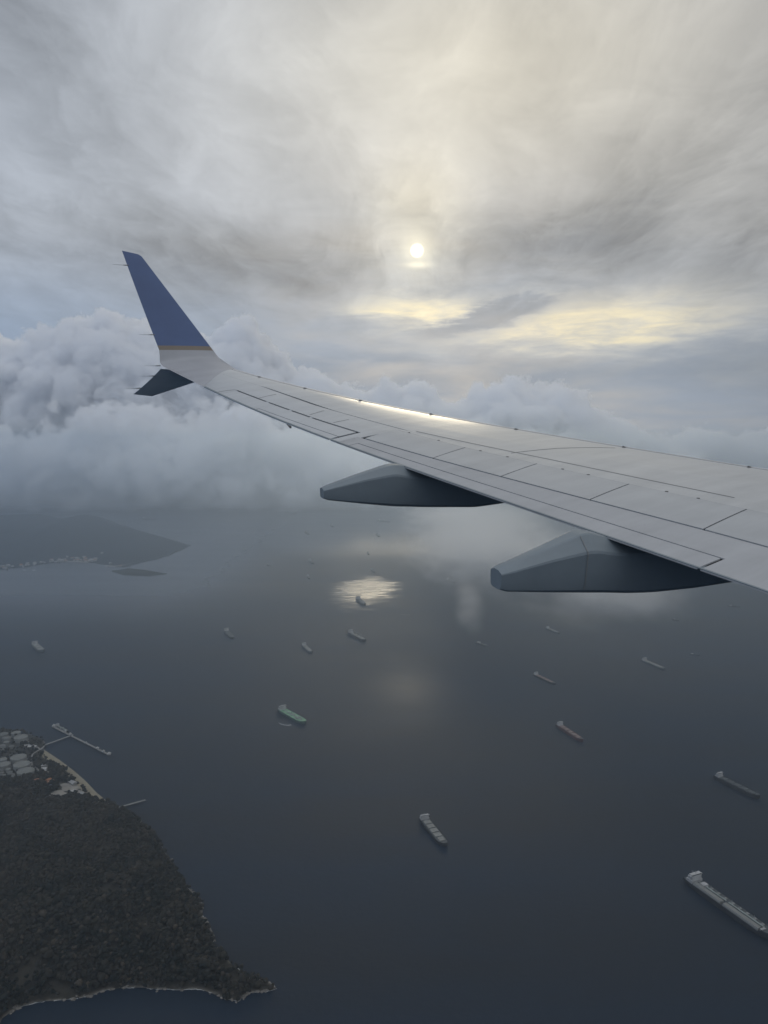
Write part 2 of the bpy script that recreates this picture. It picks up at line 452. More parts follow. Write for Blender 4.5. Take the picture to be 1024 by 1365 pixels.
def patch(mb, y0, y1, c0, c1, gap=(0, 0, 0, 0), ny=None, nc=10, thick=0.014, off=0.0, s=1, skew=(0, 0), tipcut=False):
    """A skin panel lying on the wing between spans y0..y1 and chord lines c0(y)..c1(y); gap = metres trimmed at inboard, outboard, front, rear."""
    c0 = c0 if callable(c0) else (lambda y, k=c0: k); c1 = c1 if callable(c1) else (lambda y, k=c1: k)
    ny = ny or max(2, int(abs(y1 - y0) / 0.3))
    top, bot = [], []
    for i in range(ny + 1):
        rt, rb = [], []
        for j in range(nc + 1):
            t = j / nc
            ya = y0 + gap[0] * .6 + skew[0] * (t - 0.5); yb = y1 - gap[1] * .6 + skew[1] * (t - 0.5)
            y = ya + (yb - ya) * i / ny
            ch = xte(y) - xle(y)
            ca = c0(y) + gap[2] * .46 / ch; cb = c1(y) - gap[3] * .46 / ch
            if s > 0 and ca < 0.001: t = t ** 1.8
            c = ca + (cb - ca) * t
            if tipcut:
                yb2 = tip_y(c); y = ya + (yb2 - ya) * i / ny
            f, l, u = surf(y, c, s, off)
            rt.append((f, l, u)); rb.append((f, l, u - thick * s))
        top.append(rt); bot.append(rb)
    m = nc + 1; vs = [q for r in top for q in r] + [q for r in bot for q in r]; N = (ny + 1) * m; fs = []
    for i in range(ny):
        for j in range(nc):
            a, b_, c_, d_ = i * m + j, i * m + j + 1, (i + 1) * m + j + 1, (i + 1) * m + j
            q = (a, b_, c_, d_) if s < 0 else (d_, c_, b_, a)
            fs.append(q); fs.append(tuple(k + N for k in q[::-1]))
    rim = [(i, 0) for i in range(ny + 1)] + [(ny, j) for j in range(1, nc + 1)] + [(i, nc) for i in range(ny - 1, -1, -1)] + [(0, j) for j in range(nc - 1, 0, -1)]
    for k in range(len(rim)):
        a = rim[k][0] * m + rim[k][1]; b_ = rim[(k + 1) % len(rim)][0] * m + rim[(k + 1) % len(rim)][1]
        fs.append((a, b_, b_ + N, a + N) if s > 0 else (b_, a, a + N, b_ + N))
    mb.add(vs, fs); return mb

def finish(mb, name, m, parent=wing):
    o = mb.build(name, m, parent)
    bm_normals(o); return o
def bm_normals(o, ang=35):
    import bmesh
    bm = bmesh.new(); bm.from_mesh(o.data); bmesh.ops.recalc_face_normals(bm, faces=bm.faces); bm.to_mesh(o.data); bm.free()
    for e in o.data.polygons: e.use_smooth = True
    o.data.set_sharp_from_angle(angle=math.radians(ang))

YI = 2.2
# dark structure inside, seen only down the gaps
core = MB(); rings = []
cl = [0.004, .02, .05, .1, .2, .35, .5, .65, .8, .9, .95]
for i in range(60):
    y = YI + (15.0 - YI) * i / 59
    up = [surf(y, c, 1, -0.030 if c > .02 else -.004) for c in cl]; dn = [surf(y, c, -1, 0.016) for c in cl[::-1]]
    rings.append(up + dn)
core.loft(rings); finish(core, 'wing_structure', M_GAP)
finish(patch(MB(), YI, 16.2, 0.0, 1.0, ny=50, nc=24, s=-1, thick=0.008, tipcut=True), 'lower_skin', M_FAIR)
# fixed upper skin
finish(patch(MB(), YI, 16.2, lambda y: SLAT_C(y), LINE_A, gap=(0, 0, 0.004, 0.003), ny=48, nc=16, tipcut=True), 'upper_skin', M_SKIN)
rear = MB()
patch(rear, YI, 11.20, LINE_A, LINE_B, gap=(0, 0, 0.003, 0.018), ny=30, nc=3)
patch(rear, 11.20, 14.66, LINE_A, LINE_H, gap=(0, 0, 0.003, 0.045), ny=12, nc=8)
patch(rear, 14.66, 16.2, LINE_A, 1.0, gap=(0.0, 0, 0.003, 0), ny=8, nc=12, tipcut=True)
patch(rear, 11.20, 11.42, LINE_H, 1.0, gap=(0.016, 0.006, -0.045, 0), ny=2, nc=6)
finish(rear, 'trailing_skin', M_SKIN)
# leading-edge slats
sl = [YI, 5.9, 8.25, 10.75, 13.35, 16.2]
for a, b_ in zip(sl[:-1], sl[1:]):
    patch_mb = patch(MB(), a, b_, 0.0, SLAT_C, gap=(0.006, 0.006, 0, 0.004), ny=12, nc=14, off=0.006, tipcut=(b_ > 16))
    finish(patch_mb, 'slat', M_SLAT)
# spoilers
sp = [5.15, 6.56, 7.74, 8.875, 9.92, 11.20]
for a, b_ in zip(sp[:-1], sp[1:]):
    o = finish(patch(MB(), a, b_, LINE_B, LINE_C, gap=(0.013, 0.013, 0.010, 0.022), skew=(-0.10, -0.10), ny=6, nc=6, off=0.004), 'spoiler', M_PANEL)
finish(patch(MB(), YI, 5.15, LINE_B, LINE_C, gap=(0, 0.013, 0.010, 0.022), ny=6, nc=6), 'inboard_spoiler', M_PANEL)
# flaps
fl = MB()
patch(fl, 6.0, 11.27, LINE_C, LINE_D, gap=(0, 0, 0.022, 0.018), ny=24, nc=6)
patch(fl, 11.03, 11.27, LINE_D, 1.0, gap=(0.012, 0, -0.018, 0), ny=2, nc=3)
patch(fl, YI, 6.0, LINE_C, 1.0, gap=(0, 0, 0.022, 0), ny=12, nc=8)
finish(fl, 'main_flap', M_FLAP)
finish(patch(MB(), 6.0, 11.03, LINE_D, 1.0, gap=(0.05, 0.012, 0.020, 0), ny=24, nc=5), 'aft_flap', M_FLAP)
# aileron and its tab
ai = MB()
patch(ai, 11.46, 13.50, LINE_H, LINE_T, gap=(0.016, 0, 0.035, 0.014), ny=8, nc=6)
patch(ai, 13.50, 14.66, LINE_H, 1.0, gap=(0, 0.010, 0.035, 0), ny=5, nc=8)
finish(ai, 'aileron', M_SKIN)
finish(patch(MB(), 11.46, 13.48, LINE_T, 1.0, gap=(0.016, 0.012, 0.016, 0), ny=8, nc=4), 'aileron_tab', M_SKIN)
tb = MB()
f0, l0, u0 = surf(12.78, 0.995, 1, -0.02); f1, l1, u1 = surf(12.40, 1.0, 1, -0.02)
tb.tube((f0 + .10, l0, u0 - .01), (f1 - .02, l1, u1 - .012), 0.010, 0.020); finish(tb, 'tab_fairing', M_GAP)
# bridges that interrupt the aileron's hinge gap, and the skin joints
for y in (13.75, 13.10, 12.55): finish(patch(MB(), y - 0.03, y + 0.03, lambda y: LINE_H(y) - 0.02, lambda y: LINE_H(y) + 0.02, ny=1, nc=2, off=-0.004), 'hinge_bridge', M_SKIN)
M_SEAL = paint('sealant', (0.26, 0.26, 0.255), 0.6)
def seam(pts, wdt=0.008, off=0.0026):
    """a sealant line drawn as a thin strip standing on the skin, pts = (span, chord)"""
    P = []
    for (ya, ca), (yb, cb) in zip(pts[:-1], pts[1:]):
        P += [(ya + (yb - ya) * k / 8, ca + (cb - ca) * k / 8) for k in range(8)]
    P.append(pts[-1])
    Q = [Vector(surf(y, c, 1, off)) for y, c in P]
    rr = []
    for k, q in enumerate(Q):
        d = (Q[min(k + 1, len(Q) - 1)] - Q[max(k - 1, 0)]).normalized(); sd = d.cross(Vector((0, 0, 1))).normalized() * wdt / 2
        rr.append([q - sd + Vector((0, 0, -.003)), q - sd, q + sd, q + sd + Vector((0, 0, -.003))])
    finish(MB().loft(rr), 'skin_seam', M_SEAL)
seam([(14.03, .79), (14.09, .60)]); seam([(12.68, .79), (12.76, .655)]); seam([(12.09, .80), (12.10, .69)])
seam([(9.454, .612), (9.335, .43), (9.097, .225)], 0.010)
seam([(14.78, .99), (14.73, .80), (14.62, .79)])
seam([(6.9, .58), (9.0, .588), (11.0, .612)], 0.012)
# dark stops along the slats and small hinge fittings on the spoilers' front edge
for y in (15.45, 14.40, 13.25, 11.95, 10.60, 9.15, 7.75):
    f, l, u = surf(y, 0.155); b_ = MB()
    b_.tube((f - .03, l, u - .012), (f - .02, l, u + .014), 0.014, 0.010, 8); b_.tube((f - .02, l, u + .014), (f + .05, l, u - .008), 0.010, 0.008, 8)
    finish(b_, 'slat_stop', M_GAP)
for y in (11.0, 10.45, 9.75, 9.35, 8.6, 8.28, 7.4, 7.08, 6.1):
    f, l, u = surf(y, LINE_B(y) - 0.004); b_ = MB(); b_.box(f - .014, f + .014, l - .012, l + .012, u - .010, u + .006)
    finish(b_, 'hinge_fitting', M_GAP)

# flap track fairings
def fairing(yc, secs, extra_seam=None):
    mb = MB(); rr = []
    for F, zt, zb, hw, dr in secs:
        h = zt - dr - zb; ring = []
        prof = [(0.0, zt), (0.30, zt), (0.40, zt - dr * .06), (0.955, zt - dr), (1.0, zt - dr - h * .06), (0.985, zb + h * .6), (0.95, zb + h * .3), (0.88, zb + h * .12), (0.70, zb + h * .03), (0.36, zb)]
        for a, b_ in prof: ring.append((F, yc - a * hw, b_))
        for a, b_ in prof[::-1][:-1]: ring.append((F, yc + a * hw, b_))
        rr.append(ring)
    mb.loft(rr)
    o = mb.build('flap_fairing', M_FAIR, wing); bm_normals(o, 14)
    return o
def dense(secs, n=64):
    F = [s[0] for s in secs]
    out = []
    for t in np.linspace(F[0], F[-1], n):
        out.append((t, *[float(np.interp(t, F, [s[k] for s in secs])) for k in (1, 2, 3, 4)]))
    # round the profile a little
    arr = np.array(out)
    for _ in range(1): arr[2:-2, 1:] = (arr[1:-3, 1:] + arr[2:-2, 1:] * 2 + arr[3:-1, 1:]) / 4
    return [tuple(r) for r in arr]
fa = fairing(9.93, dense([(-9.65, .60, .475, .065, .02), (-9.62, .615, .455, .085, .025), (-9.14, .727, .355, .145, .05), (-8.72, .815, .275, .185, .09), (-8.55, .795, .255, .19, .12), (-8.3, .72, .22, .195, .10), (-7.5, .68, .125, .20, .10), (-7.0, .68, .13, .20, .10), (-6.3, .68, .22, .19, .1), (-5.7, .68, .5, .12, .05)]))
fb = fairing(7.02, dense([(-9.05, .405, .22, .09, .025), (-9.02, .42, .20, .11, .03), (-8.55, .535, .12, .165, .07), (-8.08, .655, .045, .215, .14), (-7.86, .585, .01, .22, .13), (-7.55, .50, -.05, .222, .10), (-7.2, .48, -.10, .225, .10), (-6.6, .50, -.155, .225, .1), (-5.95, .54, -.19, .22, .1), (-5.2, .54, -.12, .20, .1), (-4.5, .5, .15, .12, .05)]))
sm = MB(); rr = []
for dF in (-.0035, .0035):
    zt, zb, dr, hw = .634, .058, .131, .2095; h = zt - dr - zb
    rr.append([(-8.16 + dF, 7.02 - a_ * (hw + .0045), b_) for a_, b_ in ((0.40, zt - dr * .06 + .004), (0.955, zt - dr + .004), (1.0, zt - dr - h * .06), (0.985, zb + h * .6), (0.95, zb + h * .3), (0.88, zb + h * .12))])
sm.add([q for r in rr for q in r], [(k, k + 1, k + 7, k + 6) for k in range(5)])
o = sm.build('panel_joint', M_SEAL, fb)

# winglet
CL = [0, .004, .012, .03, .06, .10, .16, .24, .34, .46, .58, .70, .82, .92, 1.0]
def foil(LEp, TEp, n, ratio=0.085):
    """closed ring of an aerofoil section between a leading and a trailing point; n = direction of its inner face"""
    LEp, TEp, n = Vector(LEp), Vector(TEp), Vector(n).normalized(); ch = (TEp - LEp).length
    up = [LEp.lerp(TEp, c) + n * (yt(c) / .10 * ratio * .5 * 2 * .5 * ch + .002) for c in CL]
    dn = [LEp.lerp(TEp, c) - n * (yt(c) / .10 * ratio * .5 * 2 * .5 * ch + .002) for c in CL[::-1]]
    return up + dn
CANT = math.radians(20); NIN = (0.0, -math.cos(CANT), math.sin(CANT))
def blade(t):
    """section of the upper blade at t = 0 (foot) .. 1 (tip)"""
    LEp = Vector((-9.19, 16.94, 1.76)).lerp(Vector((-10.44, 17.66, 3.73)), t)
    TEp = Vector((-10.335, 16.965, 1.80)).lerp(Vector((-10.78, 17.68, 3.80)), t)
    bow = math.sin(math.pi * min(t, 1)) ; TEp.x += 0.035 * (1 - t) ** 2 * (1 if t > .03 else 0)
    return LEp, TEp
top_ring = foil(*blade(0.0), NIN, 0.10)
n = len(CL); rings = []
P0 = [Vector(surf(tip_y(c) , c, 1, 0.001)) for c in CL] + [Vector(surf(tip_y(c), c, -1, -0.001)) for c in CL[::-1]]
def corner(c, s):
    f = -9.10 - 1.26 * c
    return Vector((f, 16.78 + .16 * c, zw(16.85) + s * yt(c) / .10 * .09 * (1.2 + .2 * c) * .9))
P1 = [corner(c, 1) for c in CL] + [corner(c, -1) for c in CL[::-1]]
wts = [0.9 + 4.0 * c ** 3 for c in CL]; wts = wts + wts[::-1]
for k in range(15):
    t = k / 14; ring = []
    for a, b_, c_, w_ in zip(P0, P1, top_ring, wts):
        q0, q1, q2 = (1 - t) ** 2, 2 * t * (1 - t) * w_, t * t
        ring.append((a * q0 + b_ * q1 + c_ * q2) / (q0 + q1 + q2))
    rings.append(ring)
t_st0, t_st1 = 0.060, 0.102
rings.append(foil(*blade(t_st0), NIN, 0.095))
wb = MB().loft(rings); wb_o = finish(wb, 'winglet_root', M_WHITE)
finish(MB().loft([foil(*blade(t_st0 + (t_st1 - t_st0) * k / 3), NIN, 0.095) for k in range(4)]), 'winglet_stripe', M_GOLD)
bl = [foil(*blade(t_st1 + (0.985 - t_st1) * k / 16), NIN, 0.09 - 0.02 * k / 16) for k in range(17)]
LEp, TEp = blade(1.0); bl.append(foil(LEp.lerp(TEp, .12), TEp, NIN, 0.03))
finish(MB().loft(bl), 'winglet_blade', M_BLUE)
nl = Vector((0, -0.62, -0.78))
lw = []
for k in range(9):
    t = k / 8
    LEp = Vector((-9.18, 17.02, 1.40)).lerp(Vector((-10.44, 17.65, .955)), t); TEp = Vector((-10.34, 16.93, 1.56)).lerp(Vector((-10.82, 17.57, 1.02)), t)
    TEp.x += 0.02 * math.sin(math.pi * t)
    lw.append(foil(LEp, TEp, nl, 0.07 - .02 * t))
finish(MB().loft(lw), 'lower_winglet', M_NAVY)
for q in (Vector(blade(.863)[1]), Vector(blade(.205)[1]), Vector((-10.37, 16.93, 1.62)), Vector((-10.47, 17.11, 1.41)), Vector((-10.72, 17.42, 1.15))):
    mb = MB(); mb.tube(q + Vector((.03, 0, 0)), q + Vector((-.07, 0, 0)), .011, .008, 6); mb.tube(q + Vector((-.07, 0, 0)), q + Vector((-.27, 0, .008)), .0045, .002, 5)
    mb.build('static_wick', M_GAP, wing)
# the bright lip where the winglet meets the leading edge
lip = MB(); lp = [Vector(surf(y, c, 1, .004)) for y, c in ((16.02, .02), (16.16, .015), (16.25, .012))] + [rings[k][2] + Vector((0, 0, .003)) for k in (4, 8, 11)]
for a, b_ in zip(lp[:-1], lp[1:]): lip.tube(a, b_, .012, .012, 6)
finish(lip, 'edge_lip', M_SLAT)

# ---------------------------------------------------------------- ships at anchor
def flat(name, rgb, rough=0.7): return paint(name, rgb, rough, 0.22, 0.06)
M_HULL_DK = flat('hull_black', (0.030, 0.033, 0.038)); M_HULL_RED = flat('hull_dark_red', (0.085, 0.040, 0.042))
M_HULL_GN = flat('hull_green', (0.055, 0.10, 0.085)); M_HULL_GY = flat('hull_grey', (0.085, 0.095, 0.10))
M_DECK_GN = flat('deck_green', (0.19, 0.35, 0.23)); M_DECK_GY = flat('deck_grey', (0.16, 0.17, 0.17)); M_DECK_RD = flat('deck_oxide', (0.13, 0.085, 0.08))
M_DECK_DK = flat('deck_dark', (0.075, 0.085, 0.09))
M_HATCH = flat('hatch_pale', (0.215, 0.22, 0.21)); M_HATCH_RD = flat('hatch_oxide', (0.20, 0.15, 0.14))
M_SHIPWHITE = flat('ship_white', (0.40, 0.40, 0.40)); M_GLASSDK = flat('bridge_windows', (0.03, 0.035, 0.04), 0.2)
M_PIPE = flat('pipe_pale', (0.32, 0.36, 0.34)); M_FUNNEL = flat('funnel_dark', (0.06, 0.065, 0.08)); M_CRANE = flat('crane_grey', (0.22, 0.23, 0.23))

def half_breadth(t, B, low=False):
    """t from -0.5 (stern) to 0.5 (stem)"""
    if t < -0.36: k = 0.80 + 0.20 * math.sin((t + 0.5) / 0.14 * math.pi / 2)
    elif t < 0.27: k = 1.0
    else:
        q = (t - 0.27) / 0.23; k = math.sqrt(max(0.0, 1 - q ** (2.0 if not low else 1.7)))
        if low: k = max(0.0, k * (1 - .15 * q))
    if low and t < -0.3: k *= 1 - 0.35 * ((-0.3 - t) / 0.2) ** 1.5
    return max(k * B / 2, 0.15)

def ship(label, x, y, ang, L, style, hull, deck, B=None, fb=None, cranes=0, hatches=5, group='ships at anchor in the strait', detail=2, hatch=None):
    B = B or L / 6.2; fb = fb or L * 0.045
    root = empty('cargo_ship' if style in ('bulk', 'general') else 'tanker_ship' if style in ('tanker', 'gas') else 'small_ship', (x, y, 0), math.radians(ang))
    tag(root, label, 'ship', group)
    ts = [-0.5, -0.49, -0.46, -.42, -.36, -.25, -.1, .05, .2, .27, .33, .38, .42, .455, .48, .495, .5]
    sheer = lambda t: fb * (1.0 + 0.28 * max(0, (t - .36) / .14) ** 1.2)
    rings = []
    for t in ts:
        w, wl = half_breadth(t, B), half_breadth(t, B, True); xs = t * L; z = sheer(t)
        xl_ = xs - (0.02 * L * max(0, (t - .44) / .06)) + (0.02 * L * max(0, (-.46 - t) / .04))
        rings.append([(xs, -w, z + 1.1), (xs, -w + .35, z + 1.1), (xs, -w + .35, z), (xs, w - .35, z), (xs, w - .35, z + 1.1), (xs, w, z + 1.1), (xs, w, z * .6), (xl_, wl, -2.0), (xl_, -wl, -2.0), (xs, -w, z * .6)])
    MB().loft(rings).build('hull', hull, root)
    dk = MB(); top = []
    for t in ts[1:-1]:
        w = half_breadth(t, B) - .35; top.append([(t * L, -w, sheer(t) + .06), (t * L, w, sheer(t) + .06)])
    dk.loft(top, close=False, caps=False).build('deck', deck, root)
    zd = fb
    # accommodation block at the stern
    x0, x1 = -.455 * L, -.455 * L + max(.075 * L, 9); hh = max(L * .085, 9)
    if style == 'small': x0, x1, hh = -.40 * L, -.18 * L, L * .10
    sb = MB()
    sb.box(x0, x1, -B * .44, B * .44, zd, zd + hh * .35); sb.box(x0 + .012 * L, x1 - .004 * L, -B * .38, B * .38, zd + hh * .35, zd + hh * .72)
    sb.box(x1 - .045 * L, x1 - .008 * L, -B * .40, B * .40, zd + hh * .72, zd + hh)
    sb.box(x1 - .036 * L, x1 - .012 * L, -B * .50, B * .50, zd + hh * .80, zd + hh * .87)
    s_ = sb.build('superstructure', M_SHIPWHITE, root)
    if detail >= 1:
        w_ = MB(); w_.box(x1 - .010 * L, x1 - .0065 * L, -B * .37, B * .37, zd + hh * .88, zd + hh * .95); w_.build('bridge_window', M_GLASSDK, s_)
        fu = MB(); fx = x0 + .012 * L
        fu.loft([[(fx + a * .016 * L + .004 * L, b_ * B * .10, zd + hh * .3) for a, b_ in ((-1, -1), (1, -1), (1.2, 0), (1, 1), (-1, 1))],
                 [(fx + a * .012 * L, b_ * B * .08, zd + hh * 1.02) for a, b_ in ((-1, -1), (1, -1), (1.2, 0), (1, 1), (-1, 1))]])
        fu.build('funnel', M_FUNNEL, root)
        ma = MB(); ma.tube((x1 - .02 * L, 0, zd + hh), (x1 - .024 * L, 0, zd + hh * 1.35), .5, .25, 6); ma.tube((x1 - .022 * L, -B * .12, zd + hh * 1.2), (x1 - .022 * L, B * .12, zd + hh * 1.2), .25, .25, 5)
        ma.build('mast', M_CRANE, root)
    # forecastle
    fc = MB(); zf = sheer(.44); r0 = []
    for t in (.415, .44, .46, .478):
        w = half_breadth(t, B) - .8; r0.append([(t * L, -w, zf), (t * L, w, zf), (t * L, w, zf + L * .012), (t * L, -w, zf + L * .012)])
    fc.loft(r0).build('forecastle', deck if style != 'bulk' else M_DECK_DK, root)
    if detail >= 1:
        fm = MB(); fm.tube((.43 * L, 0, zf), (.43 * L, 0, zf + L * .07), .45, .25, 6); fm.build('foremast', M_CRANE, root)
    X0, X1 = x1 + .02 * L, .395 * L
    if style in ('bulk', 'general'):
        n = hatches; seg = (X1 - X0) / n
        for k in range(n):
            a = X0 + seg * (k + .10); b_ = X0 + seg * (k + .90); w = B * .36 * (0.80 if k == n - 1 else 1)
            hm = MB(); hm.box(a, b_, -w, w, zd, zd + L * .010); hm.box(a + .3, b_ - .3, -w + .5, -.25, zd + L * .010, zd + L * .0135); hm.box(a + .3, b_ - .3, .25, w - .5, zd + L * .010, zd + L * .0135)
            hm.build('hatch_cover', hatch or M_HATCH, root)
        for k in range(cranes):
            cx_ = X0 + seg * (k + 1) * n / (cranes + 1) * 1.0; cx_ = X0 + round((cx_ - X0) / seg) * seg
            cm = MB(); cm.tube((cx_, 0, zd), (cx_, 0, zd + L * .085), L * .009, L * .007, 8); cm.box(cx_ - L * .012, cx_ + L * .012, -L * .010, L * .010, zd + L * .075, zd + L * .095)
            c_ = cm.build('crane', M_CRANE, root)
            jm = MB(); jm.tube((cx_ + L * .01, 0, zd + L * .085), (cx_ + seg * .92, 0, zd + L * .055), L * .0035, L * .0022, 6); jm.build('crane_jib', M_CRANE, c_)
    elif style == 'tanker':
        pm = MB()
        for yy in (-.06, -.02, .02, .06): pm.tube((X0, yy * B, zd + 1.6), (X1, yy * B, zd + 1.6), .5, .5, 6)
        pm.box(X0, X1, -.012 * B, .012 * B, zd + 2.6, zd + 3.2)
        pm.build('deck_pipe', M_PIPE, root)
        mx = (X0 + X1) / 2 - .02 * L
        for k in (-1, 0, 1):
            mm = MB(); mm.tube((mx + k * L * .014, -B * .42, zd + 2.4), (mx + k * L * .014, B * .42, zd + 2.4), .55, .55, 6); mm.build('manifold', M_PIPE, root)
        for k in range(5):
            bx_ = X0 + (X1 - X0) * (k + .5) / 5
            if abs(bx_ - mx) > L * .03:
                bm_ = MB(); bm_.box(bx_ - L * .010, bx_ + L * .010, -B * .40, B * .40, zd, zd + 1.2); bm_.build('tank_trunk', deck, root)
        cm = MB(); cm.tube((mx - L * .03, 0, zd), (mx - L * .03, 0, zd + L * .075), L * .006, L * .005, 8); cm.tube((mx - L * .03, 0, zd + L * .072), (mx - L * .03 - L * .09, 0, zd + L * .055), L * .004, L * .002, 6); cm.build('hose_crane', M_CRANE, root)
        for s in (-1, 1):
            tm = MB(); tm.box(.18 * L, .30 * L, s * B * .22 - B * .045, s * B * .22 + B * .045, zd, zd + L * .016); tm.build('deck_tank', M_HATCH, root)
    elif style == 'gas':
        for s, (xa, xb) in ((-1, (X0, X0 + (X1 - X0) * .44)), (1, (X0 + (X1 - X0) * .48, X1))):
            tm = MB(); rr = []
            for xx in (xa, xb):
                rr.append([(xx, -B * .47, zd), (xx, -B * .47, zd + L * .012), (xx, -B * .42, zd + L * .026), (xx, -B * .16, zd + L * .026), (xx, -B * .12, zd + L * .012), (xx, -B * .12, zd)])
            tm.loft(rr).build('deck_trunk', M_HATCH, root)
            t2 = MB(); t2.tube((xa, B * .02, zd + 4), (xb, B * .02, zd + 4), .9, .9, 8); t2.tube((xa, B * .10, zd + 3.2), (xb, B * .10, zd + 3.2), .7, .7, 8); t2.build('deck_pipe', M_PIPE, root)
        for k in range(9):
            px_ = X0 + (X1 - X0) * (k + .5) / 9
            vm = MB(); vm.tube((px_, B * .20, zd), (px_, B * .20, zd + L * (.045 if k % 3 == 1 else .022)), .7, .5, 6); vm.box(px_ - 3, px_ + 3, B * .12, B * .36, zd, zd + 2.6); vm.build('vent_post', M_CRANE, root)
        bx2 = MB(); bx2.box(X1 + .008 * L, X1 + .030 * L, -B * .34, -B * .02, zd, zd + L * .024); bx2.build('bow_house', M_SHIPWHITE, root)
        lb = MB(); lb.box(x1 + .05 * L, x1 + .10 * L, -B * .12, B * .28, zd, zd + L * .028); lb.build('compressor_house', M_SHIPWHITE, root)
    return root

ship('large dark-hulled gas tanker with a long pale deck trunk, cut by the photo\'s edge', 741, 1502, -67, 224, 'gas', M_HULL_DK, M_DECK_DK, B=36)
ship('black-hulled cargo ship just beyond the large gas tanker', 1026, 2058, -65, 150, 'bulk', M_HULL_DK, M_DECK_DK, cranes=0, hatches=5, hatch=M_DECK_DK, B=24, fb=9)
ship('pale cargo ship with five light hatch covers in the open middle water', 128, 1813, -70, 146, 'bulk', M_HULL_DK, M_DECK_DK, B=27, hatches=5, fb=6.5)
ship('green tanker under way, with white superstructure and a small wake', -335, 2616, -52, 176, 'tanker', M_HULL_GN, M_DECK_GN, B=33)
ship('dark red cargo ship with white superstructure and small hatches', 641, 2458, -71, 152, 'bulk', M_HULL_RED, M_DECK_RD, hatches=5, hatch=M_HATCH_RD, fb=8, B=23)
ship('dark low cargo ship between the red ship and the far pale one', 679, 3039, -65, 142, 'bulk', M_HULL_DK, M_DECK_DK, hatches=4, hatch=M_HATCH_RD, fb=6, B=21)
ship('long grey cargo ship under the near flap fairing, far right', 1215, 3245, -70, 146, 'bulk', M_HULL_GY, M_DECK_GY, hatches=6, fb=6)
ship('small grey cargo ship straight below the near flap fairing', 900, 3848, -69, 120, 'bulk', M_HULL_GY, M_DECK_GY, hatches=4)
ship('small ship with a bright white house under the thin mist', 487, 3588, -52, 78, 'small', M_HULL_GY, M_DECK_GY, group='small vessels')
ship('dark cargo ship with deck cranes just below the sun glint', -138, 3720, -61, 185, 'general', M_HULL_DK, M_DECK_DK, cranes=3, hatches=4, B=27, fb=9)
ship('grey cargo ship left of the ship with cranes', -372, 3502, -68, 140, 'bulk', M_HULL_GY, M_DECK_GY, hatches=4)
ship('dark cargo ship with a white house, alone left of the grey ship', -805, 3761, -66, 170, 'bulk', M_HULL_DK, M_DECK_DK, hatches=4, hatch=M_DECK_DK, fb=9)
ship('pale high-sided cargo ship alone at the left, off the tank farm', -1681, 3506, -52, 165, 'bulk', M_HULL_GY, M_HATCH, hatches=3, B=30, fb=11)
ship('dark ship silhouetted inside the sun glint', -144, 4552, -74, 185, 'bulk', M_HULL_DK, M_DECK_DK, hatches=4, hatch=M_DECK_DK, fb=10, B=32)
far = [('tiny dark ship at the far rim of the sun glint', -85, 5687, -79, 130), ('faint ship, lower of the pair left of the sun glint', -561, 5414, -77, 110),
       ('faint ship, upper and larger of the pair left of the sun glint', -609, 6104, -75, 170), ('faint dark ship under the far flap fairing, on the open water', -61, 7871, -82, 190),
       ('tiny faint ship between the glint and the far flap fairing', -142, 6582, -83, 110), ('faint ship just under the tail of the far flap fairing', -622, 8798, -78, 190),
       ('faint ship to the left below the far fairing tail', -848, 8066, -73, 170), ('faint ship below the nose of the far flap fairing', 621, 8134, -83, 170),
       ('low hazy ship lying broadside beyond the hilly island', -3074, 9600, -20, 200), ('tiny faint ship at the upper edge of the mist patch', 558, 5896, -83, 105),
       ('hazy ship inside the mist patch beside the near fairing tail', 486, 5265, -67, 130), ('low hazy vessel under the nose of the near flap fairing', 2142, 4437, -30, 70),
       ('tiny vessel between the near fairing and the long grey ship', 1649, 4089, -60, 50), ('tiny low vessel right of the long grey ship', 1470, 3406, -43, 46),
       ('tiny lone vessel far left of the sun glint', -940, 5950, -60, 85), ('hazy long ship beneath the belly of the far flap fairing', -1, 9300, -50, 230)]
for k, (lb, x, y, a, L) in enumerate(far):
    ship(lb, x, y, a, L, 'small' if L < 90 else 'bulk', M_HULL_DK, M_DECK_DK, hatches=3, detail=0, hatch=M_DECK_DK, group='far hazy ships')
ship('small tanker moored at the T-shaped pier head', -1128, 2499, -39, 84, 'tanker', M_HULL_DK, M_DECK_DK, group='small vessels', B=16)
for x, y, lb in ((-2830, 5737, 'small white boat off the island town, nearer the left edge'), (-2753, 5730, 'small white boat off the island town, further from the left edge')):
    ship(lb, x, y, -20, 34, 'small', M_SHIPWHITE, M_SHIPWHITE, group='small white boats off the island town', detail=0, B=9)

# foam: the green tanker's wake and a far speedboat's streak
M_FOAM = flat('foam', (0.38, 0.40, 0.41), 0.9)
def foam(name, pts, w0, w1, label):
    random.seed(len(pts) * 7 + int(w0)); rr = []
    for k, (x, y) in enumerate(pts):
        t = k / (len(pts) - 1); w = w0 + (w1 - w0) * t
        a = Vector(pts[min(k + 1, len(pts) - 1)]) - Vector(pts[max(k - 1, 0)]); nrm = Vector((-a.y, a.x)).normalized() * w * random.uniform(.6, 1.3)
        rr.append([(x - nrm.x, y - nrm.y, .3), (x, y, .7), (x + nrm.x, y + nrm.y, .3)])
    o = MB().loft(rr, close=False, caps=False).build(name, M_FOAM); tag(o, label, 'wake', kind='stuff'); return o
foam('wake', [(-378, 2560), (-366, 2546), (-352, 2538), (-342, 2536), (-330, 2540)], 1.0, 3.2, 'white foam beside the green tanker')
foam('wake', [(95, 4235), (120, 4225), (150, 4222)], .8, 1.5, 'short white streak on the water right of the ship with cranes')

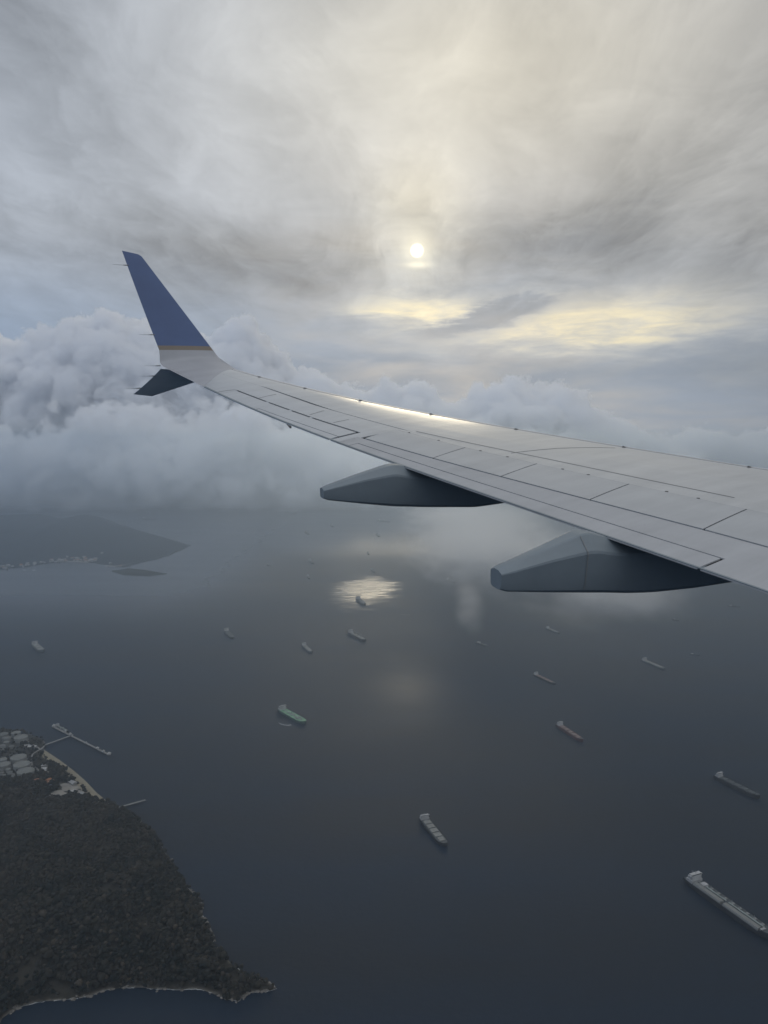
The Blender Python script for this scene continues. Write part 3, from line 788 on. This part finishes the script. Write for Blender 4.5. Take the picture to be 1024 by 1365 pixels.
# ---------------------------------------------------------------- land
def surf_line(pts):
    """broken white wash where the swell meets the rocks"""
    r = random.Random(3); P = []
    for (xa, ya), (xb, yb) in zip(pts[:-1], pts[1:]):
        n = max(2, int(math.hypot(xb - xa, yb - ya) / 4)); P += [(xa + (xb - xa) * k / n, ya + (yb - ya) * k / n) for k in range(n)]
    mb = MB(); run = []; on = 0
    for k in range(1, len(P) - 1):
        a = Vector(P[k + 1]) - Vector(P[k - 1]); nr = Vector((-a.y, a.x)).normalized()
        if on <= 0:
            if len(run) > 2: mb.loft(run, close=False, caps=False)
            run = []; on = r.choice([-1, -1, -1, 0, 4, 7, 11]) ; k0 = r.random()
            if on <= 0: continue
        on -= 1; w = r.uniform(.2, 1.2); o_ = 1.5 + r.uniform(-1, 1)
        q = Vector(P[k]) + nr * o_; run.append([(q.x - nr.x * w, q.y - nr.y * w, .35), (q.x + nr.x * w, q.y + nr.y * w, .35)])
    tag(mb.build('surf', M_FOAM), 'broken white surf along the rocky headland shore', 'surf', kind='stuff')
COAST = [(-2600, 2300), (-1900, 2420), (-1332, 2474), (-1280, 2474), (-1224, 2454), (-1173, 2422), (-1135, 2384), (-1115, 2324), (-1086, 2277), (-1021, 2211), (-952, 2144), (-895, 2075), (-842, 2015), (-789, 1971), (-736, 1941), (-694, 1921), (-655, 1877), (-628, 1842), (-597, 1812), (-556, 1748), (-528, 1702), (-492, 1645), (-471, 1615), (-438, 1569), (-414, 1542), (-395, 1515), (-389, 1479), (-370, 1455), (-348, 1412), (-342, 1385), (-318, 1359), (-288, 1326), (-256, 1294), (-230, 1290), (-209, 1279), (-199, 1268), (-220, 1260), (-247, 1260), (-262, 1238), (-280, 1242), (-304, 1256), (-345, 1268), (-375, 1266), (-424, 1268), (-480, 1271), (-512, 1264), (-536, 1249), (-574, 1242), (-622, 1235), (-650, 1224), (-665, 1200), (-690, 1120), (-900, 1000), (-2600, 900)]
surf_line(COAST[14:-3])
def fbm(x, y, f, seed, octv=4):
    """smooth value noise on arrays"""
    out = np.zeros_like(x); amp = 1.0; tot = 0
    for o in range(octv):
        xs, ys = x * f + seed * 13.7 + o * 5.1, y * f - seed * 7.3 + o * 9.4
        xi, yi = np.floor(xs), np.floor(ys); fx, fy = xs - xi, ys - yi; fx = fx * fx * (3 - 2 * fx); fy = fy * fy * (3 - 2 * fy)
        h = lambda a, b: np.mod(np.sin(a * 127.1 + b * 311.7 + seed * 17.0) * 43758.5453, 1.0)
        v = (h(xi, yi) * (1 - fx) + h(xi + 1, yi) * fx) * (1 - fy) + (h(xi, yi + 1) * (1 - fx) + h(xi + 1, yi + 1) * fx) * fy
        out += (v - .5) * amp; tot += amp; amp *= .5; f *= 2.03
    return out / tot * 2
def coast_dist(x, y, poly):
    P = np.array(poly, float); inside = np.zeros(x.shape, bool); best = np.full(x.shape, 1e9)
    for a, b in zip(P, np.roll(P, -1, 0)):
        d = b - a; t = np.clip(((x - a[0]) * d[0] + (y - a[1]) * d[1]) / (d @ d), 0, 1)
        best = np.minimum(best, np.hypot(x - a[0] - t * d[0], y - a[1] - t * d[1]))
        c = ((a[1] > y) != (b[1] > y))
        with np.errstate(divide='ignore', invalid='ignore'):
            xi = (b[0] - a[0]) * (y - a[1]) / (b[1] - a[1]) + a[0]
        inside ^= c & (x < xi)
    return np.where(inside, best, -best)
def land_height(x, y):
    d = coast_dist(x, y, COAST) + fbm(x, y, 1 / 22., 3) * 5.0
    dd = np.clip(d, 0, None)
    cliff = np.clip(dd / 9, 0, 1) * 2.0
    hill = 42 * (1 - np.exp(-dd / 170.0)) * (1 + .75 * fbm(x, y, 1 / 150., 5))
    flatt = np.exp(-((x + 1200) / 210.0) ** 2 - ((y - 2290) / 215.0) ** 2)
    flatt = np.clip(flatt * 2.2, 0, 1)
    h = cliff + hill * (1 - flatt) + 3.0 * flatt * np.clip(dd / 12, 0, 1)
    return np.where(d > 0, h, np.clip(d * .25, -3, 0)), d
TANKS = [(-1288, 2412, 16.0), (-1251, 2424, 14.9), (-1260, 2381, 13.5), (-1216, 2387, 21.4), (-1243, 2345, 8.9), (-1242, 2316, 9.9), (-1216, 2324, 7.7), (-1146, 2229, 23.3), (-1188, 2212, 13.6), (-1111, 2178, 23.8), (-1165, 2178, 18.6), (-1075, 2129, 24.3), (-1159, 2147, 6.1), (-1141, 2155, 7.2), (-1148, 2129, 7.1), (-1125, 2134, 7.1), (-1134, 2112, 7.0), (-1109, 2115, 7.0), (-1095, 2098, 7.0)]
CLEARINGS = [(-905, 2045, 34), (-880, 2020, 20), (-915, 1990, 26), (-1035, 2160, 26), (-1005, 2060, 18), (-970, 2060, 22), (-945, 2065, 18), (-855, 2002, 14)]
def in_tankfarm(x, y):
    return ((x + 1200) / 160.0) ** 2 + ((y - 2270) / 190.0) ** 2 < 1.0
def grid_land(name, x0, x1, y0, y1, step, hfun, m, label, cat, dmin=-14):
    xs = np.arange(x0, x1 + step, step, dtype=float); ys = np.arange(y0, y1 + step, step, dtype=float)
    X, Y = np.meshgrid(xs, ys); Z, D = hfun(X, Y)
    nx, ny = len(xs), len(ys); keep = D > dmin
    idx = np.arange(nx * ny).reshape(ny, nx)
    q = keep[:-1, :-1] & keep[1:, :-1] & keep[:-1, 1:] & keep[1:, 1:]
    F = np.stack([idx[:-1, :-1][q], idx[:-1, 1:][q], idx[1:, 1:][q], idx[1:, :-1][q]], 1)
    me = bpy.data.meshes.new(name); me.from_pydata(np.stack([X.ravel(), Y.ravel(), Z.ravel()], 1).tolist(), [], F.tolist())
    a = me.attributes.new('shore', 'FLOAT', 'POINT'); a.data.foreach_set('value', np.clip(D.ravel() / 40.0, -1, 1).astype('f'))
    me.materials.append(m); me.polygons.foreach_set('use_smooth', [True] * len(me.polygons))
    o = bpy.data.objects.new(name, me); COL.objects.link(o); tag(o, label, cat, kind='structure'); return o
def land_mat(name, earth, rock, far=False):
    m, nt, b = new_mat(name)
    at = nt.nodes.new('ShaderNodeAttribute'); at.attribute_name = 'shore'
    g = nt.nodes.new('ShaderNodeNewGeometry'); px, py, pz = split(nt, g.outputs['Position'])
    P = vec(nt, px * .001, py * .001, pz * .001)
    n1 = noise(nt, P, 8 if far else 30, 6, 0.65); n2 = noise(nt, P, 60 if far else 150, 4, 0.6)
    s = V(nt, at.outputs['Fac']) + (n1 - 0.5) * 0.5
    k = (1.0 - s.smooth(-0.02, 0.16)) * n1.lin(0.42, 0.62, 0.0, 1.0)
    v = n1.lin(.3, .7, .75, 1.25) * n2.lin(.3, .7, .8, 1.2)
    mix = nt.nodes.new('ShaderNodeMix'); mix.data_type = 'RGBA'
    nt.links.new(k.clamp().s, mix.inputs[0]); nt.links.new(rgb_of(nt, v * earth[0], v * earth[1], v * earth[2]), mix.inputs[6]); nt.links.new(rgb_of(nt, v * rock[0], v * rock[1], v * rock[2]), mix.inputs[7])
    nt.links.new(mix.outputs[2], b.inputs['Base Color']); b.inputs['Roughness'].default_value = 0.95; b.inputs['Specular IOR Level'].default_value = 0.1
    return m
grid_land('headland_ground', -1900, -180, 1000, 2500, 9, land_height, land_mat('headland_soil', (0.045, 0.042, 0.034), (0.24, 0.22, 0.195)), 'low wooded headland with a rocky shore', 'ground')

# woods on the headland
def make_forest():
    rng = np.random.default_rng(11)
    N = 110000
    x = rng.uniform(-1750, -190, N); y = rng.uniform(1010, 2480, N)
    # keep what the window can look down on
    vis = (x > -0.56 * y - 60) & (y > 1080)
    x, y = x[vis], y[vis]; z, d = land_height(x, y)
    ok = (d > -1.0 + 7 * rng.random(len(x)) ** 2) & ~((d < 9) & (fbm(x, y, 1 / 38., 6) > .30)) & (~in_tankfarm(x, y) | (rng.random(len(x)) < .16))
    for tx, ty, tr in TANKS: ok &= np.hypot(x - tx, y - ty) > tr + 6
    for cx_, cy_, r_ in CLEARINGS: ok &= np.hypot(x - cx_, y - cy_) > r_
    x, y, z = x[ok], y[ok], z[ok]
    gap = (fbm(x, y, 1 / 62., 21) > .40) & (np.abs(fbm(x, y, 1 / 14., 23)) < .5)
    for cx0, cy0, cx1, cy1 in ((-930, 1960, -760, 1700), (-760, 1700, -620, 1420), (-1000, 2040, -1180, 1820)):      # footpaths
        tt = np.clip(((x - cx0) * (cx1 - cx0) + (y - cy0) * (cy1 - cy0)) / ((cx1 - cx0) ** 2 + (cy1 - cy0) ** 2), 0, 1)
        gap |= np.hypot(x - cx0 - tt * (cx1 - cx0) - 16 * np.sin(tt * 9), y - cy0 - tt * (cy1 - cy0)) < 3.4
    x, y, z = x[~gap], y[~gap], z[~gap]
    # thin to one crown per cell
    cell = {}
    for i, (a, b) in enumerate(zip((x / 5.2).astype(int), (y / 5.2).astype(int))): cell.setdefault((a, b), i)
    k = np.array(list(cell.values())); x, y, z = x[k], y[k], z[k]; n = len(x)
    import bmesh
    bm = bmesh.new(); bmesh.ops.create_icosphere(bm, subdivisions=1, radius=1.0)
    tv = np.array([v.co[:] for v in bm.verts]); tf = np.array([[v.index for v in f.verts] for f in bm.faces]); bm.free()
    keepf = (tv[tf][:, :, 2].mean(1) > -0.45); tf = tf[keepf]
    r = rng.uniform(2.5, 5.6, n) * (1 + .25 * fbm(x, y, 1 / 60., 9))
    big_ = rng.random(n) < .07; r = np.where(big_, r * 1.55, r)
    hgt = np.where(big_, 4.0, 0.0) + rng.uniform(4.0, 12.0, n) * (1 + .3 * fbm(x, y, 1 / 90., 2))
    m = len(tv)
    lump = 1 + .38 * np.sin(tv[None, :, 0] * 4.1 + rng.uniform(0, 6, (n, 1))) * np.sin(tv[None, :, 1] * 3.7 + rng.uniform(0, 6, (n, 1))) + .22 * (rng.random((n, m)) - .5) * 2
    Vx = x[:, None] + tv[None, :, 0] * r[:, None] * lump; Vy = y[:, None] + tv[None, :, 1] * r[:, None] * lump
    Vz = (z + hgt)[:, None] + tv[None, :, 2] * r[:, None] * lump * .85
    verts = np.stack([Vx, Vy, Vz], 2).reshape(-1, 3).astype('f'); faces = (tf[None] + (np.arange(n) * m)[:, None, None]).reshape(-1, 3).astype('i')
    me = bpy.data.meshes.new('forest'); me.vertices.add(len(verts)); me.vertices.foreach_set('co', verts.ravel())
    me.loops.add(faces.size); me.loops.foreach_set('vertex_index', faces.ravel()); me.polygons.add(len(faces))
    me.polygons.foreach_set('loop_start', np.arange(0, faces.size, 3, dtype='i')); me.update()
    tn = np.clip(rng.normal(.40, .2, n) + .5 * fbm(x, y, 1 / 45., 4) + .45 * fbm(x, y, 1 / 140., 12), 0, 1); tn = np.where(rng.random(n) < .03 + .05 * (x < -480) * (y < 1420), 1.5, tn); tone = np.repeat(tn, m).astype('f')
    a = me.attributes.new('tone', 'FLOAT', 'POINT'); a.data.foreach_set('value', tone)
    mt, nt, b = new_mat('tropical_canopy')
    at = nt.nodes.new('ShaderNodeAttribute'); at.attribute_name = 'tone'; t = V(nt, at.outputs['Fac'])
    g = nt.nodes.new('ShaderNodeNewGeometry'); n2 = noise(nt, g.outputs['Position'], 0.45, 3, 0.6); k = n2.lin(.3, .7, .7, 1.3)
    nt.links.new(rgb_of(nt, k * t.lin(0, 1.5, .009, .066), k * t.lin(0, 1.5, .012, .056), k * t.lin(0, 1.5, .010, .043)), b.inputs['Base Color'])
    b.inputs['Roughness'].default_value = 0.9; b.inputs['Specular IOR Level'].default_value = 0.15
    me.materials.append(mt)
    o = bpy.data.objects.new('forest', me); COL.objects.link(o)
    tag(o, 'dense dark tropical woods covering the headland', 'forest', kind='stuff')
make_forest()
def shore_rocks():
    """boulders and ledges along the water's edge"""
    rng = np.random.default_rng(4); P = np.array(COAST[16:-3], float); V_, F_ = [], []
    import bmesh
    bm = bmesh.new(); bmesh.ops.create_icosphere(bm, subdivisions=1, radius=1.0)
    tv = np.array([v.co[:] for v in bm.verts]); tf = np.array([[v.index for v in f.verts] for f in bm.faces]); bm.free()
    for a, b in zip(P[:-1], P[1:]):
        for _ in range(int(np.hypot(*(b - a)) / 3.2)):
            q = a + (b - a) * rng.random(); d = (b - a) / np.hypot(*(b - a)); q = q + np.array([-d[1], d[0]]) * rng.normal(0, 2.6)
            if fbm(np.array([q[0]]), np.array([q[1]]), 1 / 45., 31)[0] < -.08: continue
            k = rng.uniform(.8, 3.4) * (1.5 if rng.random() < .12 else 1); v = tv * k * rng.uniform(.6, 1.4, tv.shape) * [1.2, 1.2, .7] + [q[0], q[1], .4]
            F_.append(tf + len(V_) * len(tv)); V_.append(v)
    me = bpy.data.meshes.new('shore_rocks'); me.from_pydata(np.concatenate(V_).tolist(), [], np.concatenate(F_).tolist())
    me.materials.append(paint('shore_rock', (0.19, 0.175, 0.155), 0.95, 0.35, 0.08)); o = bpy.data.objects.new('shore_rocks', me); COL.objects.link(o)
    tag(o, 'pale boulders and ledges along the headland shore', 'rocks', kind='stuff')
shore_rocks()

# beach
BEACH = [(-1126, 2336), (-1100, 2316), (-1028, 2250), (-950, 2172), (-886, 2104), (-830, 2036), (-766, 1968), (-740, 1934), (-784, 1952), (-842, 2000), (-895, 2058), (-954, 2124), (-1027, 2196), (-1092, 2262)]
bmv = [(x, y, .0) for x, y in BEACH]; nb = len(bmv)
up = MB(); up.add([(x, y, .4 if k < 8 else 4.2) for k, (x, y) in enumerate(BEACH)], [(0, 13, 12, 1), (1, 12, 11, 2), (2, 11, 10, 3), (3, 10, 9, 4), (4, 9, 8, 5), (5, 8, 7, 6)])
tag(up.build('beach', paint('sand', (0.24, 0.215, 0.16), 0.95, 0.15, 0.05), smooth=True), 'narrow pale sand beach below the tank farm', 'beach', kind='structure')
# bare clearings and roads
M_EARTH = paint('bare_earth', (0.26, 0.245, 0.22), 0.95, 0.25, 0.05)
def ground_z(x, y): return float(land_height(np.array([float(x)]), np.array([float(y)]))[0][0])
def drape(name, cx_, cy_, r_, label, cat, m, lift=1.2, seed=0, sq=1.0):
    random.seed(seed); mb = MB(); n = 26; vs = [(cx_, cy_, ground_z(cx_, cy_) + lift)]
    for ring in (.5, 1.0):
        for k in range(n):
            a = 2 * math.pi * k / n; rr_ = r_ * ring * (1 + .22 * math.sin(a * 3 + seed) + random.uniform(-.08, .08) * (ring > .6))
            x, y = cx_ + math.cos(a) * rr_, cy_ + math.sin(a) * rr_ * sq; vs.append((x, y, ground_z(x, y) + lift))
    fs = [(0, 1 + k, 1 + (k + 1) % n) for k in range(n)] + [(1 + k, 1 + n + k, 1 + n + (k + 1) % n, 1 + (k + 1) % n) for k in range(n)]
    tag(mb.add(vs, fs).build(name, m), label, cat, kind='structure')
for k, (x, y, r_) in enumerate(CLEARINGS[:3]): drape('clearing', x, y, r_ * .85, 'bare pale ground cut into the woods behind the beach', 'ground', M_EARTH, seed=k)
drape('tank_farm_yard', -1215, 2270, 118, 'grey levelled yard under the storage tanks', 'yard', paint('yard_gravel', (0.060, 0.060, 0.055), 0.95, 0.3, 0.03), lift=.8, seed=7, sq=1.2)
def road(pts, w, label):
    mb = MB(); rr = []; P = []
    for (xa, ya), (xb, yb) in zip(pts[:-1], pts[1:]): P += [(xa + (xb - xa) * k / 6, ya + (yb - ya) * k / 6) for k in range(6)]
    P.append(pts[-1])
    for k, (x, y) in enumerate(P):
        a = Vector(P[min(k + 1, len(P) - 1)]) - Vector(P[max(k - 1, 0)]); nr = Vector((-a.y, a.x)).normalized() * w / 2
        z = max(ground_z(x, y), 2.5) + 1.6; rr.append([(x - nr.x, y - nr.y, z), (x + nr.x, y + nr.y, z)])
    tag(mb.loft(rr, close=False, caps=False).build('road', paint('road_grey', (0.24, 0.235, 0.225), 0.9, .12, .05)), label, 'road', kind='structure')
road([(-1120, 2352), (-1119, 2318), (-1126, 2280), (-1112, 2235), (-1090, 2200), (-1050, 2160), (-1035, 2120)], 6, 'pale road from the pier past the tanks')
road([(-1119, 2318), (-1150, 2345), (-1190, 2380), (-1230, 2370)], 5, 'pale road looping between the upper tanks')

# storage tanks
M_TANKS = [flat('tank_shell_a', (0.20, 0.205, 0.20)), flat('tank_shell_b', (0.26, 0.265, 0.255))]
M_ROOFS = [flat('tank_roof_a', (0.11, 0.115, 0.11)), flat('tank_roof_b', (0.16, 0.165, 0.155)), flat('tank_roof_c', (0.11, 0.11, 0.105))]
TANK_LABELS = ['grey storage tank at the seaward corner of the upper tank rows', 'upper round tank nearest the pier side', 'mid-sized tank below the two uppermost tanks', 'widest tank of the upper group',
               'small tank under the mid-sized upper tank', 'small tank above the dark middle yard', 'smallest tank beside the widest upper tank', 'large dull tank beside the bend of the road',
               'bright-topped tank left of the dull large tank', 'large pale tank in the middle of the lower three', 'broad tank left of the large pale tank', 'largest tank, lowest of the farm by the woods']
for k, (x, y, r_) in enumerate(TANKS):
    small = r_ < 7.5 and k > 11
    root = empty('storage_tank', (x, y, max(ground_z(x, y), 2.5)))
    tag(root, 'small round tank in the cluster at the foot of the tank farm' if small else TANK_LABELS[k], 'storage tank', 'small tanks in the cluster' if small else 'storage tanks of the farm')
    h = 9 if r_ < 8 else 14; n = 32
    ring = lambda rad, z: [(math.cos(2 * math.pi * i / n) * rad, math.sin(2 * math.pi * i / n) * rad, z) for i in range(n)]
    MB().loft([ring(r_, -2), ring(r_, h), ring(r_ + .35, h), ring(r_ + .35, h + .5), ring(r_ - .2, h + .5)], caps=False).build('shell', M_TANKS[k % 2], root)
    rf = MB(); rf.loft([ring(r_ - .25, h + .2), ring(r_ * .6, h + .8 if k % 3 else h - 1), ring(.4, h + 1.4 if k % 3 else h - 1)]); rf.build('roof', M_ROOFS[1 if k in (3, 8, 9, 11) else k % 3], root)
    if not small:
        st = MB(); rr = []
        for i in range(14):
            a = .4 + i * .16; rr.append([(math.cos(a) * (r_ + .3), math.sin(a) * (r_ + .3), h * i / 13), (math.cos(a) * (r_ + 1.5), math.sin(a) * (r_ + 1.5), h * i / 13)])
        st.loft(rr, close=False, caps=False).build('stair', M_CRANE, root)

# buildings
M_WALL = flat('house_wall', (0.26, 0.255, 0.245)); M_RWHITE = flat('roof_white', (0.42, 0.42, 0.41)); M_RGREY = flat('roof_grey', (0.30, 0.30, 0.30)); M_RORANGE = flat('roof_orange', (0.30, 0.13, 0.065)); M_RBLUE = flat('roof_blue_grey', (0.20, 0.21, 0.30))
def house(x, y, z, w, d, h, rz, roof, label, group=None, cat='building'):
    root = empty('house', (x, y, z), rz); tag(root, label, cat, group)
    MB().box(-w / 2, w / 2, -d / 2, d / 2, -2.5, h).build('wall', M_WALL, root)
    e = .8; mb = MB(); rh = d * .22
    mb.loft([[(-w / 2 - e, -d / 2 - e, h), (-w / 2 - e, d / 2 + e, h), (-w / 2 - e, d / 2 + e, h + .4), (-w / 2 - e, 0, h + rh), (-w / 2 - e, -d / 2 - e, h + .4)], [(w / 2 + e, -d / 2 - e, h), (w / 2 + e, d / 2 + e, h), (w / 2 + e, d / 2 + e, h + .4), (w / 2 + e, 0, h + rh), (w / 2 + e, -d / 2 - e, h + .4)]])
    mb.build('roof', roof, root); return root
for x, y, w, d, r_, roof, lb in ((-1014, 2070, 17, 10, .3, M_RORANGE, 'orange-roofed house at the woods edge, the upper left one'), (-999, 2050, 20, 11, .2, M_RORANGE, 'wide orange-roofed house just below the upper left one'),
        (-981, 2072, 14, 10, 1.2, M_RORANGE, 'orange-roofed house above the longest orange roof'), (-966, 2047, 24, 13, 1.0, M_RORANGE, 'longest orange-roofed house, nearest the clearing'),
        (-950, 2026, 26, 12, .2, M_RBLUE, 'long bluish-roofed shed below the orange roofs'), (-1035, 2162, 15, 13, .1, M_RWHITE, 'bright white-roofed hut at the beach end of the road'), (-882, 2003, 16, 11, .5, M_RWHITE, 'bright white-roofed house between clearing and beach'),
        (-852, 1999, 14, 9, -.6, M_RGREY, 'grey-roofed house by the lower end of the beach'), (-912, 2072, 30, 14, -.7, M_RGREY, 'long grey-roofed hall on the upper clearing'),
        (-1171, 2335, 22, 12, .2, M_RGREY, 'grey-roofed pump house among the tanks'), (-1150, 2327, 26, 11, .1, M_RWHITE, 'pale-roofed pump house beside the road loop'), (-1045, 2185, 18, 10, .6, M_RGREY, 'grey-roofed store beside the road below the tanks'), (-1020, 2140, 20, 10, -.7, M_RGREY, 'grey-roofed store between beach and white hut')):
    house(x, y, ground_z(x, y) + 1, w, d, 6, r_, roof, lb, 'buildings on the headland')

# piers
M_CONC = flat('pier_concrete', (0.20, 0.20, 0.195)); M_PILE = flat('pile_dark', (0.09, 0.09, 0.09))
def pier(pts, w, label, name='pier', top=6.0, sheds=()):
    root = empty(name, (*pts[0], 0)); tag(root, label, 'pier'); o0 = Vector(pts[0])
    for (a, b) in pts_pairs(pts):
        A, B_ = Vector(a) - o0, Vector(b) - o0; d = (B_ - A); nr = Vector((-d.y, d.x)).normalized() * w / 2
        MB().loft([[(q.x - nr.x, q.y - nr.y, top - 1.2), (q.x + nr.x, q.y + nr.y, top - 1.2), (q.x + nr.x, q.y + nr.y, top), (q.x - nr.x, q.y - nr.y, top)] for q in (A, B_)]).build('deck', M_CONC, root)
        n = max(2, int(d.length / 16))
        for k in range(n + 1):
            q = A.lerp(B_, k / n); pm = MB(); pm.tube((q.x - nr.x * .7, q.y - nr.y * .7, -3), (q.x - nr.x * .7, q.y - nr.y * .7, top - 1.1), .7, .7, 6); pm.tube((q.x + nr.x * .7, q.y + nr.y * .7, -3), (q.x + nr.x * .7, q.y + nr.y * .7, top - 1.1), .7, .7, 6)
            pm.build('pile', M_PILE, root)
    for (x, y, s, h) in sheds:
        q = Vector((x, y)) - o0; bm_ = MB(); bm_.box(q.x - s, q.x + s, q.y - s, q.y + s, top, top + h); bm_.box(q.x - s * .5, q.x + s * .3, q.y - s * .4, q.y + s * .5, top + h, top + h * 1.5); bm_.build('pier_shed', M_RWHITE, root)
    return root
def pts_pairs(p): return [(p[2 * k], p[2 * k + 1]) for k in range(len(p) // 2)]
pier([(-1122, 2350), (-1063, 2439), (-1163, 2510), (-1054, 2420), (-1054, 2420), (-878, 2275)], 7, 'long T-shaped concrete pier reaching out from the tank farm', sheds=((-1160, 2509, 5, 6), (-1072, 2436, 4, 5), (-1100, 2462, 3, 4), (-990, 2368, 2.5, 3), (-935, 2322, 4, 4), (-905, 2298, 3, 4), (-880, 2277, 5, 5)))
pier([(-738, 1930), (-668, 1979)], 7, 'short plain jetty at the lower end of the beach', 'jetty', top=4.5)

# the hilly island beyond the strait
RX = [-9000, -5500, -4198, -3870, -3450, -3254, -3048, -2759, -2540, -2270, -1907]; RY = [8200, 8100, 8017, 8017, 7720, 7820, 7700, 7443, 7480, 7330, 7089]; RZ = [260, 240, 205, 208, 190, 225, 200, 150, 100, 55, 4]
FX = [-9000, -3302, -3025, -2899, -2802, -2666, -2461, -2204, -2087, -2046, -2021, -1925, -1884]; FY = [5200, 5603, 5737, 5842, 6025, 6140, 6101, 5914, 5842, 5987, 6101, 6301, 6742]
def island_height(x, y):
    rz_, ry, fy = np.interp(x, RX, RZ), np.interp(x, RX, RY), np.interp(x, FX, FY)
    x, y = np.asarray(x, float), np.asarray(y, float)
    t = np.where(y < ry, (y - fy) / np.maximum(ry - fy, 50), 1 - (y - ry) / (rz_ * 5.0 + 60.0))
    n = fbm(x, y, 1 / 420., 6, 5)
    t2 = np.clip(t + n * .06 * np.clip(t * 4, 0, 1), 0, 1); h = rz_ * (t2 * t2 * (3 - 2 * t2)) * (1 + .16 * n * (1 - t2)) + np.clip(t * 60, 0, 4)
    d = np.minimum(t * 800, (-1885 - x)) + n * 10
    return np.where(d > 0, h, -2.0), d
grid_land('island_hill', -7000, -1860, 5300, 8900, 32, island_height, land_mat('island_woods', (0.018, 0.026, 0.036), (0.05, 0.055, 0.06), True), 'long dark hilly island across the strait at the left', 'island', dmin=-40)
SPIT = [(-2140, 5690), (-2027, 5812), (-1833, 5703), (-1664, 5570), (-1761, 5475), (-1969, 5506)]
def spit_height(x, y):
    d = coast_dist(x, y, SPIT) + fbm(x, y, 1 / 50., 8) * 12; return np.where(d > 0, 12 * (1 - np.exp(-np.clip(d, 0, None) / 30)) + 1, -2.0), d
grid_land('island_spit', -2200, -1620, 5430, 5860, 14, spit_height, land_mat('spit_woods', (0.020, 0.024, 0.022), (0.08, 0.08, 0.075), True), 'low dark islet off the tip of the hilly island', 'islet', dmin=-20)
M_STONE = flat('sea_wall_stone', (0.28, 0.275, 0.255))
def wall(pts, label):
    mb = MB(); rr = []
    for k, (x, y) in enumerate(pts): rr.append([(x, y - 7, -1), (x, y - 6, 5), (x, y + 6, 6), (x, y + 7, -1)])
    tag(mb.loft(rr).build('sea_wall', M_STONE), label, 'sea wall')
wall([(-3079, 5822), (-2970, 5957), (-2843, 6100), (-2683, 6160), (-2476, 6110)], 'long pale sea wall along the island town')
wall([(-2268, 5930), (-2175, 5900), (-2120, 5960), (-2070, 6080)], 'short pale sea wall near the island tip')
rng = random.Random(5)
for k in range(84):
    for _ in range(50):
        x = rng.uniform(-3350, -2120); y = np.interp(x, FX, FY) + 25 + abs(rng.gauss(0, 110))
        if (x > -2420 and rng.random() < .8): continue
        break
    z = float(island_height(np.array([x]), np.array([y]))[0][0])
    house(x, float(y), max(z, 3), rng.uniform(14, 30), rng.uniform(11, 17), rng.uniform(6, 14), rng.uniform(-.5, .5), rng.choice([M_RWHITE, M_RWHITE, M_RGREY, M_RORANGE, M_RGREY]), 'tiny hazy building of the town on the far island shore', 'buildings of the far island town')
